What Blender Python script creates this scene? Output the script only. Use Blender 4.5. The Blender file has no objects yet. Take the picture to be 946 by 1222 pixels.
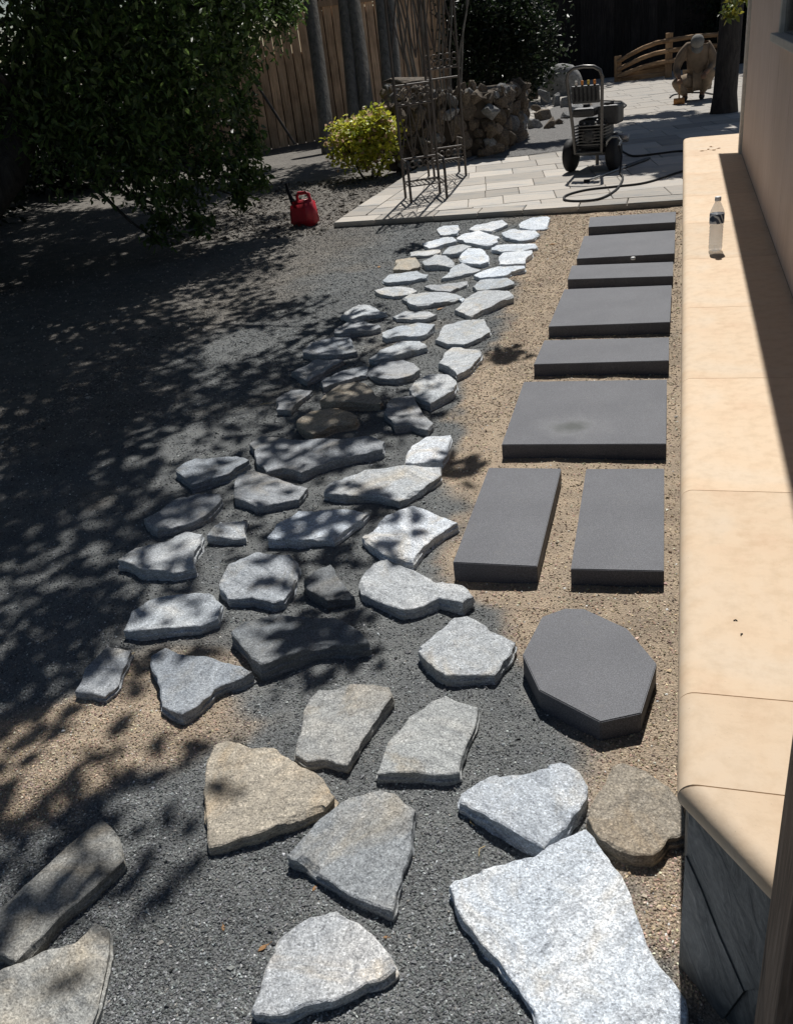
import bpy, bmesh, math, random
import numpy as np
from mathutils import Vector, Matrix, noise as mnoise
from mathutils.geometry import delaunay_2d_cdt

scene = bpy.context.scene
rad = math.radians

# ------------------------------------------------------------------ camera
CAM_H = 1.6
PITCH, YAW, ROLL = rad(28.47), rad(19.41), rad(-7.44)
FPX = 1050.0                       # focal length in pixels of a 946 px wide frame
_h = Vector((-math.sin(YAW), math.cos(YAW), 0)); _r = Vector((math.cos(YAW), math.sin(YAW), 0)); _u = Vector((0, 0, 1))
C_F = _h*math.cos(PITCH) - _u*math.sin(PITCH)
_U = _u*math.cos(PITCH) + _h*math.sin(PITCH)
C_R = _r*math.cos(ROLL) + _U*math.sin(ROLL)
C_U = -_r*math.sin(ROLL) + _U*math.cos(ROLL)
cam_d = bpy.data.cameras.new('camera'); cam = bpy.data.objects.new('camera', cam_d)
scene.collection.objects.link(cam); scene.camera = cam
cam_d.sensor_fit = 'HORIZONTAL'; cam_d.sensor_width = 36; cam_d.lens = 36*FPX/946
cam_d.clip_start = 0.02; cam_d.clip_end = 500
_m = Matrix((C_R, C_U, -C_F)).transposed().to_4x4(); _m.translation = (0, 0, CAM_H)
cam.matrix_world = _m

# ------------------------------------------------------------------ sky, sun, exposure
SUN_EL, SUN_LEFT = rad(56), rad(4)       # the sun stands beyond the patio, a little left of the path
SUN = Vector((-math.sin(SUN_LEFT)*math.cos(SUN_EL), math.cos(SUN_LEFT)*math.cos(SUN_EL), math.sin(SUN_EL)))
world = bpy.data.worlds.new('World'); scene.world = world; world.use_nodes = True
wn = world.node_tree.nodes; wl = world.node_tree.links; wn.clear()
sky = wn.new('ShaderNodeTexSky'); sky.sky_type = 'NISHITA'; sky.sun_disc = False
sky.sun_elevation = SUN_EL; sky.sun_rotation = -SUN_LEFT; sky.air_density = 1.0; sky.dust_density = 0.6
bg = wn.new('ShaderNodeBackground'); bg.inputs['Strength'].default_value = 0.05
wo = wn.new('ShaderNodeOutputWorld'); wl.new(sky.outputs[0], bg.inputs[0]); wl.new(bg.outputs[0], wo.inputs[0])
sun_d = bpy.data.lights.new('sun', 'SUN'); sun_d.energy = 5.0; sun_d.angle = rad(0.53); sun_d.color = (1, .97, .92)
sun = bpy.data.objects.new('sun', sun_d); scene.collection.objects.link(sun)
sun.rotation_euler = SUN.to_track_quat('Z', 'Y').to_euler(); sun.location = SUN*30
vs = scene.view_settings
vs.view_transform = 'Standard'; vs.look = 'None'; vs.exposure = -0.04; vs.gamma = 1.0; vs.use_curve_mapping = False
scene.cycles.use_denoising = True
scene.cycles.max_bounces = 6; scene.cycles.transparent_max_bounces = 8

# ------------------------------------------------------------------ helpers
COL = scene.collection
RNG = random.Random(11)

def G(px, py, z=0.0):
    """where the sight line through a photo pixel meets the level z"""
    d = C_R*((px-473)/FPX) - C_U*((py-611)/FPX) + C_F
    return Vector((0, 0, CAM_H)) + d*((z-CAM_H)/d.z)

def tag(o, label=None, cat=None, group=None, kind=None):
    if label: o['label'] = label
    if cat: o['category'] = cat
    if group: o['group'] = group
    if kind: o['kind'] = kind
    return o

def empty(name, loc=(0, 0, 0), rz=0.0):
    o = bpy.data.objects.new(name, None); COL.objects.link(o)
    o.location = loc; o.rotation_euler = (0, 0, rz); o.empty_display_size = .1
    return o

def link(name, me, parent=None, loc=None, rot=None, scale=None):
    o = bpy.data.objects.new(name, me); COL.objects.link(o)
    if parent is not None: o.parent = parent
    if loc is not None: o.location = loc
    if rot is not None: o.rotation_euler = rot
    if scale is not None: o.scale = scale
    return o

def copy_tree(o, parent=None):
    c = o.copy(); COL.objects.link(c); c.parent = parent
    for ch in list(o.children): copy_tree(ch, c)
    return c

class MB:
    """collects simple solids and links them as one mesh object"""
    def __init__(s): s.v = []; s.f = []; s.sm = []
    def add(s, vs, fs, smooth=False):
        n = len(s.v); s.v += [tuple(p) for p in vs]
        s.f += [tuple(i+n for i in f) for f in fs]; s.sm += [smooth]*len(fs)
        return s
    def box(s, c, d, rot=None, bev=0.0):
        bm = bmesh.new(); bmesh.ops.create_cube(bm, size=1)
        bmesh.ops.scale(bm, vec=d, verts=bm.verts)
        if bev: bmesh.ops.bevel(bm, geom=bm.edges[:], offset=bev, segments=2, affect='EDGES', profile=.6)
        if rot is not None: bmesh.ops.rotate(bm, verts=bm.verts, matrix=rot if isinstance(rot, Matrix) else Matrix.Rotation(rot, 3, 'Z'))
        bm.verts.index_update()
        s.add([v.co+Vector(c) for v in bm.verts], [[v.index for v in f.verts] for f in bm.faces]); bm.free(); return s
    def tube(s, pts, r, seg=8, cap=True, closed=False):
        pts = [Vector(p) for p in pts]; n = len(pts)
        rs = r if isinstance(r, (list, tuple)) else [r]*n
        V = []; up = None
        for i, p in enumerate(pts):
            a = pts[(i-1) % n] if closed else pts[max(i-1, 0)]; b = pts[(i+1) % n] if closed else pts[min(i+1, n-1)]
            t = (b-a)
            if t.length < 1e-9: t = Vector((0, 0, 1))
            t.normalize()
            if up is None:
                up = Vector((0, 0, 1)) if abs(t.z) < .9 else Vector((1, 0, 0))
            x = up.cross(t)
            if x.length < 1e-6: x = Vector((1, 0, 0)).cross(t)
            x.normalize(); y = t.cross(x); up = y
            for k in range(seg):
                an = 2*math.pi*k/seg
                V.append(p + x*(math.cos(an)*rs[i]) + y*(math.sin(an)*rs[i]))
        F = []
        for i in range(n if closed else n-1):
            j = (i+1) % n
            for k in range(seg):
                k2 = (k+1) % seg; F.append((i*seg+k, i*seg+k2, j*seg+k2, j*seg+k))
        s.add(V, F, True)
        if cap and not closed:
            s.add(V[:seg], [tuple(reversed(range(seg)))]); s.add(V[-seg:], [tuple(range(seg))])
        return s
    def lathe(s, prof, c=(0, 0, 0), seg=20, M=None, smooth=True):
        V = []; F = []; n = len(prof)
        for r, z in prof:
            for k in range(seg):
                a = 2*math.pi*k/seg; V.append(Vector((r*math.cos(a), r*math.sin(a), z)))
        for i in range(n-1):
            for k in range(seg):
                k2 = (k+1) % seg; F.append((i*seg+k, i*seg+k2, (i+1)*seg+k2, (i+1)*seg+k))
        if prof[0][0] > 1e-4: F.append(tuple(reversed(range(seg))))
        if prof[-1][0] > 1e-4: F.append(tuple((n-1)*seg+k for k in range(seg)))
        if M is not None: V = [M @ v for v in V]
        s.add([v+Vector(c) for v in V], F, smooth); return s
    def prism(s, poly, z0, z1):
        n = len(poly); V = [(x, y, z0) for x, y in poly]+[(x, y, z1) for x, y in poly]
        F = [tuple(range(n, 2*n)), tuple(reversed(range(n)))]+[(i, (i+1) % n, n+(i+1) % n, n+i) for i in range(n)]
        s.add(V, F); return s
    def mesh(s, name, mat):
        me = bpy.data.meshes.new(name); me.from_pydata(s.v, [], s.f)
        if mat: me.materials.append(mat)
        me.polygons.foreach_set('use_smooth', s.sm); me.update(); return me
    def build(s, name, mat, parent=None, **k): return link(name, s.mesh(name, mat), parent, **k)

def np_mesh(name, V, F, mat, cols=None, smooth=False):
    """V (n,3), F (m,3 or 4) arrays to mesh, with an optional point colour"""
    me = bpy.data.meshes.new(name); V = np.asarray(V, np.float32); F = np.asarray(F, np.int32); k = F.shape[1]
    me.vertices.add(len(V)); me.vertices.foreach_set('co', V.ravel())
    me.loops.add(F.size); me.loops.foreach_set('vertex_index', F.ravel())
    me.polygons.add(len(F)); me.polygons.foreach_set('loop_start', np.arange(0, F.size, k, dtype=np.int32))
    me.polygons.foreach_set('loop_total', np.full(len(F), k, np.int32))
    me.polygons.foreach_set('use_smooth', np.full(len(F), smooth))
    if cols is not None:
        a = me.color_attributes.new('col', 'FLOAT_COLOR', 'POINT')
        c4 = np.ones((len(V), 4), np.float32); c4[:, :3] = cols; a.data.foreach_set('color', c4.ravel())
    me.update(calc_edges=True); me.materials.append(mat); return me

def _hash(ix, iy, seed):
    h = (ix.astype(np.int64)*374761393 + iy.astype(np.int64)*668265263 + seed*1442695041) & 0xffffffff
    h = ((h ^ (h >> 13))*1274126177) & 0xffffffff
    return ((h ^ (h >> 16)) & 0xffff)/65535.0
def vnoise(x, y, seed=0):
    ix = np.floor(x); iy = np.floor(y); fx = x-ix; fy = y-iy; fx = fx*fx*(3-2*fx); fy = fy*fy*(3-2*fy)
    a = _hash(ix, iy, seed); b = _hash(ix+1, iy, seed); c = _hash(ix, iy+1, seed); d = _hash(ix+1, iy+1, seed)
    return (a*(1-fx)+b*fx)*(1-fy)+(c*(1-fx)+d*fx)*fy
def fbm(x, y, sc, oc=4, seed=0):
    t = 0; a = .5; s = sc
    for i in range(oc): t = t+a*(vnoise(x*s, y*s, seed+i*17)-.5); a *= .5; s *= 2.03
    return t

# ------------------------------------------------------------------ materials
class NT:
    def __init__(s, name, rough=.8, spec=.3):
        s.m = bpy.data.materials.new(name); s.m.use_nodes = True; s.t = s.m.node_tree; s.n = s.t.nodes; s.n.clear()
        s.out = s.n.new('ShaderNodeOutputMaterial'); s.b = s.n.new('ShaderNodeBsdfPrincipled')
        s.l(s.b.outputs[0], s.out.inputs[0]); s.b.inputs['Roughness'].default_value = rough
        s.b.inputs['Specular IOR Level'].default_value = spec
    def l(s, a, b): s.t.links.new(a, b)
    def new(s, t, **k):
        n = s.n.new(t)
        for a, v in k.items(): setattr(n, a, v)
        return n
    def coord(s, kind='Object', scale=(1, 1, 1), loc=None):
        tc = s.new('ShaderNodeTexCoord'); mp = s.new('ShaderNodeMapping'); mp.inputs['Scale'].default_value = scale
        s.l(tc.outputs[kind], mp.inputs[0])
        if loc is not None: s.l(loc, mp.inputs['Location'])
        return mp.outputs[0]
    def noise(s, co, sc, det=4, rough=.55, dist=0):
        n = s.new('ShaderNodeTexNoise'); n.inputs['Scale'].default_value = sc; n.inputs['Detail'].default_value = det
        n.inputs['Roughness'].default_value = rough; n.inputs['Distortion'].default_value = dist
        if co is not None: s.l(co, n.inputs[0])
        return n.outputs[0]
    def ramp(s, f, stops):
        r = s.new('ShaderNodeValToRGB'); e = r.color_ramp.elements
        while len(e) < len(stops): e.new(.5)
        for i, (p, c) in enumerate(stops):
            e[i].position = p; e[i].color = (*c, 1) if len(c) == 3 else c
        s.l(f, r.inputs[0]); return r.outputs[0]
    def mix(s, f, a, b, mode='MIX'):
        m = s.new('ShaderNodeMix', data_type='RGBA', blend_type=mode)
        for v, i in ((f, 0), (a, 6), (b, 7)):
            if hasattr(v, 'node'): s.l(v, m.inputs[i])
            elif i == 0: m.inputs[0].default_value = v
            else: m.inputs[i].default_value = (*v, 1)
        return m.outputs[2]
    def new_sep(s, c):
        n = s.new('ShaderNodeSeparateColor'); s.l(c, n.inputs[0]); return n.outputs[0]
    def math(s, op, a, b=None):
        m = s.new('ShaderNodeMath', operation=op)
        for v, i in ((a, 0), (b, 1)):
            if v is None: continue
            if hasattr(v, 'node'): s.l(v, m.inputs[i])
            else: m.inputs[i].default_value = v
        return m.outputs[0]
    def base(s, c):
        if hasattr(c, 'node'): s.l(c, s.b.inputs['Base Color'])
        else: s.b.inputs['Base Color'].default_value = (*c, 1)
        return s
    def bump(s, h, st=.4, dist=.01, prev=None):
        b = s.new('ShaderNodeBump'); b.inputs['Strength'].default_value = st; b.inputs['Distance'].default_value = dist
        s.l(h, b.inputs['Height'])
        if prev is not None: s.l(prev, b.inputs['Normal'])
        s.l(b.outputs[0], s.b.inputs['Normal']); return b.outputs[0]

def plain(name, c, rough=.5, spec=.4, metal=0, var=.12, sc=30, bump=.0):
    t = NT(name, rough, spec); co = t.coord(); n = t.noise(co, sc, 5)
    lo = tuple(x*(1-var) for x in c); hi = tuple(min(1, x*(1+var)) for x in c)
    t.base(t.ramp(n, [(.3, lo), (.7, hi)])); t.b.inputs['Metallic'].default_value = metal
    r = t.math('MULTIPLY_ADD', n, .3); r.node.inputs[2].default_value = max(.05, rough-.15); t.l(r, t.b.inputs['Roughness'])
    if bump: t.bump(t.noise(co, sc*2, 5), bump, .004)
    return t.m

def m_ground():
    t = NT('ground_dirt', .95, .15)
    at = t.new('ShaderNodeAttribute', attribute_name='col')
    co = t.coord('Object')
    n = t.noise(co, 260, 3, .7); n2 = t.noise(co, 9, 5)
    g = t.mix(1.0, at.outputs[0], t.ramp(n, [(.3, (.45, .45, .45)), (.7, (1.5, 1.5, 1.5))]), 'MULTIPLY')
    t.base(t.mix(1.0, g, t.ramp(n2, [(.3, (.8, .8, .82)), (.7, (1.2, 1.18, 1.15))]), 'MULTIPLY'))
    v = t.new('ShaderNodeTexVoronoi'); v.inputs['Scale'].default_value = 170; t.l(co, v.inputs[0])
    b1 = t.bump(v.outputs[0], .9, .004); t.bump(n, .5, .003, b1)
    return t.m
def m_grain():
    t = NT('gravel_chips', .85, .35); at = t.new('ShaderNodeAttribute', attribute_name='col'); t.base(at.outputs[0]); return t.m
def m_leaf(name, trans=.3, rough=.45):
    t = NT(name, rough, .5); at = t.new('ShaderNodeAttribute', attribute_name='col'); t.base(at.outputs[0])
    tr = t.new('ShaderNodeBsdfTranslucent'); hs = t.new('ShaderNodeHueSaturation'); hs.inputs['Value'].default_value = 1.5
    t.l(at.outputs[0], hs.inputs['Color']); t.l(hs.outputs[0], tr.inputs[0])
    mx = t.new('ShaderNodeMixShader'); mx.inputs[0].default_value = trans
    t.l(t.b.outputs[0], mx.inputs[1]); t.l(tr.outputs[0], mx.inputs[2]); t.l(mx.outputs[0], t.out.inputs[0]); return t.m
def m_flagstone():
    t = NT('quarried_quartzite', .5, .5); oi = t.new('ShaderNodeObjectInfo'); rnd = oi.outputs['Random']
    off = t.new('ShaderNodeCombineXYZ'); k = t.math('MULTIPLY', rnd, 37.0); t.l(k, off.inputs[0]); t.l(k, off.inputs[1])
    co = t.coord('Object', (1, 1, 1.5), off.outputs[0])
    big = t.noise(co, 5, 6, .6, .5); fine = t.noise(co, 210, 3, .75); mid = t.noise(co, 38, 6, .7, .3); patch = t.noise(co, 3.1, 5, .62, .8)
    tc = t.new('ShaderNodeTexCoord'); ang = t.new('ShaderNodeCombineXYZ'); t.l(t.math('MULTIPLY', rnd, 6.28), ang.inputs[2])
    rot = t.new('ShaderNodeMapping'); t.l(tc.outputs['Object'], rot.inputs[0]); t.l(ang.outputs[0], rot.inputs['Rotation'])
    ms = t.new('ShaderNodeMapping'); ms.inputs['Scale'].default_value = (5, 26, 60); t.l(rot.outputs[0], ms.inputs[0]); t.l(off.outputs[0], ms.inputs['Location'])
    streak = t.noise(ms.outputs[0], 1.3, 8, .68, .9)
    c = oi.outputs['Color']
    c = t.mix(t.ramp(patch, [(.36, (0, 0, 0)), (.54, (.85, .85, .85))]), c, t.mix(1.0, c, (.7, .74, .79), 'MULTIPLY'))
    c = t.mix(t.ramp(t.noise(co, 4.3, 5, .65, 1.0), [(.52, (0, 0, 0)), (.7, (.75, .75, .75))]), c, t.mix(1.0, c, (1.06, .9, .7), 'MULTIPLY'))
    c = t.mix(1.0, c, t.ramp(streak, [(.28, (.6, .61, .63)), (.46, (.96, .96, .96)), (.6, (1.06, 1.06, 1.06)), (.74, (1.3, 1.29, 1.26))]), 'MULTIPLY')
    c = t.mix(1.0, c, t.ramp(mid, [(.3, (.74, .74, .75)), (.5, (1, 1, 1)), (.7, (1.18, 1.18, 1.17))]), 'MULTIPLY')
    c = t.mix(1.0, c, t.ramp(fine, [(.34, (.56, .56, .57)), (.5, (1, 1, 1)), (.68, (1.45, 1.45, 1.46))]), 'MULTIPLY')
    v = t.new('ShaderNodeTexVoronoi'); v.inputs['Scale'].default_value = 240; t.l(co, v.inputs[0])
    t.base(t.mix(1.0, c, t.ramp(t.new_sep(v.outputs['Color']), [(0, (.7, .7, .71)), (.3, (1, 1, 1)), (.8, (1.05, 1.05, 1.05)), (1, (1.45, 1.45, 1.46))]), 'MULTIPLY'))
    r = t.math('MULTIPLY_ADD', t.new_sep(v.outputs['Color']), -.45); r.node.inputs[2].default_value = .8; t.l(r, t.b.inputs['Roughness'])
    b1 = t.bump(big, .45, .02); b2 = t.bump(streak, .75, .007, b1); b3 = t.bump(mid, .8, .008, b2); t.bump(fine, .5, .0025, b3)
    return t.m
def m_concrete_slab(stain=None):
    t = NT('charcoal_concrete', .6, .4); oi = t.new('ShaderNodeObjectInfo')
    co = t.coord('Object'); f = t.noise(co, 330, 2, .8); m = t.noise(co, 5, 5)
    c = t.mix(1.0, (.083, .087, .1), t.ramp(f, [(.36, (.6, .6, .62)), (.5, (1, 1, 1)), (.66, (1.9, 1.9, 1.92))]), 'MULTIPLY')
    c = t.mix(1.0, c, t.ramp(m, [(.3, (.86, .86, .88)), (.7, (1.14, 1.13, 1.12))]), 'MULTIPLY')
    d = t.noise(co, 13, 4, .7, .6)
    c = t.mix(t.ramp(d, [(.62, (0, 0, 0)), (.8, (.3, .3, .3))]), c, (.2, .19, .17))
    if stain:                                     # old oily mark with a lighter halo painted in for sun glare
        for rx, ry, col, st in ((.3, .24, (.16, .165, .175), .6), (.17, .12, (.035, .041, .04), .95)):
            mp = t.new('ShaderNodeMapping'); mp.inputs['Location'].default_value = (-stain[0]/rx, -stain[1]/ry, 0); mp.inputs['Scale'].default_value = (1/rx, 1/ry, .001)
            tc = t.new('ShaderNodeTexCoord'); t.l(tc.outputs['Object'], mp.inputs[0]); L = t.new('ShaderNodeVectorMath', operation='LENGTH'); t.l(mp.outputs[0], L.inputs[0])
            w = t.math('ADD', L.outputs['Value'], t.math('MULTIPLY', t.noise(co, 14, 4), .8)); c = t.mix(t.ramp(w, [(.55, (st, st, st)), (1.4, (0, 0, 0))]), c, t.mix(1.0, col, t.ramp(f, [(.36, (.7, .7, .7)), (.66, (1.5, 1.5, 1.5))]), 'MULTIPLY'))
    t.base(c); b = t.bump(f, .35, .002); t.bump(t.noise(co, 60, 3), .2, .003, b); return t.m
def m_cap():
    t = NT('cast_cap_stone', .75, .25); co = t.coord('Object'); oi = t.new('ShaderNodeObjectInfo')
    n = t.noise(co, 4, 6, .6, .5); n2 = t.noise(co, 24, 5, .65); n3 = t.noise(co, 150, 2, .7)
    c = t.ramp(n, [(.3, (.64, .47, .325)), (.5, (.67, .52, .37)), (.7, (.66, .54, .41))])
    c = t.mix(1.0, c, t.ramp(n2, [(.32, (.9, .88, .85)), (.55, (1, 1, 1))]), 'MULTIPLY')
    c = t.mix(t.ramp(n3, [(.68, (0, 0, 0)), (.76, (.5, .5, .5))]), c, (.42, .33, .24))
    v = t.math('MULTIPLY_ADD', oi.outputs['Random'], .14); v.node.inputs[2].default_value = .93
    vv = t.new('ShaderNodeCombineXYZ'); [t.l(v, vv.inputs[i]) for i in range(3)]
    t.base(t.mix(1.0, c, vv.outputs[0], 'MULTIPLY')); b = t.bump(n3, .12, .002); t.bump(n2, .12, .004, b); return t.m
def m_slate():
    t = NT('slate_veneer', .6, .4); oi = t.new('ShaderNodeObjectInfo')
    off = t.new('ShaderNodeCombineXYZ'); k = t.math('MULTIPLY', oi.outputs['Random'], 23.0); [t.l(k, off.inputs[i]) for i in range(3)]
    tc = t.new('ShaderNodeTexCoord'); r = t.new('ShaderNodeMapping'); r.inputs['Rotation'].default_value = (.25, .62, 0); t.l(tc.outputs['Object'], r.inputs[0])
    m = t.new('ShaderNodeMapping'); m.inputs['Scale'].default_value = (16, 16, 3.2); t.l(r.outputs[0], m.inputs[0]); t.l(off.outputs[0], m.inputs['Location'])
    st = t.noise(m.outputs[0], 1.5, 7, .62, 1.2); f = t.noise(tc.outputs['Object'], 70, 4, .7)
    c = t.ramp(st, [(.28, (.05, .056, .06)), (.46, (.11, .118, .122)), (.6, (.15, .157, .158)), (.72, (.24, .24, .235))])
    t.base(t.mix(1.0, c, t.ramp(f, [(.3, (.75, .75, .75)), (.7, (1.2, 1.2, 1.2))]), 'MULTIPLY'))
    b1 = t.bump(st, .8, .012); t.bump(f, .35, .003, b1); return t.m
def m_wood(name, c1, c2, axis='Z', sc=1.0, rough=.85, dark=.5):
    t = NT(name, rough, .2); s = {'X': (1.5, 22, 22), 'Y': (22, 1.5, 22), 'Z': (22, 22, 1.5)}[axis]
    oi = t.new('ShaderNodeObjectInfo'); off = t.new('ShaderNodeCombineXYZ'); k = t.math('MULTIPLY', oi.outputs['Random'], 41.0)
    [t.l(k, off.inputs[i]) for i in range(3)]
    co = t.coord('Object', tuple(x*sc for x in s), off.outputs[0]); n = t.noise(co, 1.6, 6, .65, .8)
    co2 = t.coord('Object', (1, 1, 1), off.outputs[0]); b = t.noise(co2, 2.5, 4)
    c = t.ramp(n, [(.28, tuple(x*dark for x in c1)), (.48, c1), (.72, c2)])
    c = t.mix(1.0, c, t.ramp(b, [(.3, (.6, .6, .62)), (.7, (1.15, 1.13, 1.1))]), 'MULTIPLY')
    v = t.math('MULTIPLY_ADD', oi.outputs['Random'], .5); v.node.inputs[2].default_value = .75
    vv = t.new('ShaderNodeCombineXYZ'); [t.l(v, vv.inputs[i]) for i in range(3)]
    t.base(t.mix(1.0, c, vv.outputs[0], 'MULTIPLY')); t.bump(n, .5, .004); return t.m
def m_paver():
    t = NT('blended_paver', .8, .25); oi = t.new('ShaderNodeObjectInfo')
    off = t.new('ShaderNodeCombineXYZ'); k = t.math('MULTIPLY', oi.outputs['Random'], 53.0); [t.l(k, off.inputs[i]) for i in range(2)]
    co = t.coord('Object', (2.2, 9, 9), off.outputs[0]); n = t.noise(co, 1.3, 5, .6, .6); f = t.noise(t.coord('Object'), 120, 3, .7)
    c = t.ramp(n, [(.25, (.25, .26, .265)), (.42, (.39, .37, .34)), (.58, (.46, .415, .36)), (.75, (.33, .33, .325))])
    v = t.math('MULTIPLY_ADD', oi.outputs['Random'], .5); v.node.inputs[2].default_value = .75
    vv = t.new('ShaderNodeCombineXYZ'); [t.l(v, vv.inputs[i]) for i in range(3)]
    c = t.mix(1.0, c, vv.outputs[0], 'MULTIPLY')
    t.base(t.mix(1.0, c, t.ramp(f, [(.3, (.8, .8, .8)), (.7, (1.15, 1.15, 1.15))]), 'MULTIPLY')); t.bump(f, .25, .003); return t.m
def m_rock(name, a, b, c):
    t = NT(name, .85, .25); oi = t.new('ShaderNodeObjectInfo')
    off = t.new('ShaderNodeCombineXYZ'); k = t.math('MULTIPLY', oi.outputs['Random'], 29.0); [t.l(k, off.inputs[i]) for i in range(3)]
    co = t.coord('Object', (1, 1, 1), off.outputs[0]); n = t.noise(co, 6, 6, .65, .5); f = t.noise(co, 60, 4, .7)
    col = t.ramp(n, [(.28, a), (.5, b), (.72, c)])
    v = t.math('MULTIPLY_ADD', oi.outputs['Random'], .7); v.node.inputs[2].default_value = .6
    vv = t.new('ShaderNodeCombineXYZ'); [t.l(v, vv.inputs[i]) for i in range(3)]
    col = t.mix(1.0, col, vv.outputs[0], 'MULTIPLY')
    t.base(t.mix(1.0, col, t.ramp(f, [(.3, (.65, .65, .65)), (.7, (1.25, 1.25, 1.25))]), 'MULTIPLY'))
    b1 = t.bump(n, .5, .03); t.bump(f, .4, .006, b1); return t.m
def m_bark(name, c1, c2):
    t = NT(name, .95, .15); co = t.coord('Object', (9, 9, 2)); n = t.noise(co, 2.2, 6, .7, .6)
    t.base(t.ramp(n, [(.3, c1), (.7, c2)])); t.bump(n, .9, .03); return t.m
def m_siding():
    t = NT('painted_rough_siding', .85, .2); co = t.coord('Object', (30, 30, 1.2)); n = t.noise(co, 1.8, 6, .7, .5); b = t.noise(t.coord('Object'), 1.6, 3)
    c = t.ramp(n, [(.3, (.66, .55, .5)), (.55, (.74, .63, .575)), (.75, (.77, .67, .625))])
    t.base(t.mix(1.0, c, t.ramp(b, [(.3, (.92, .9, .88)), (.7, (1.06, 1.05, 1.05))]), 'MULTIPLY')); t.bump(n, .4, .004); return t.m
def m_glass(name, tint=(1, 1, 1), rough=.02, ior=1.45):
    t = NT(name, rough, .5); t.base(tint); t.b.inputs['Transmission Weight'].default_value = 1; t.b.inputs['IOR'].default_value = ior; return t.m
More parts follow.
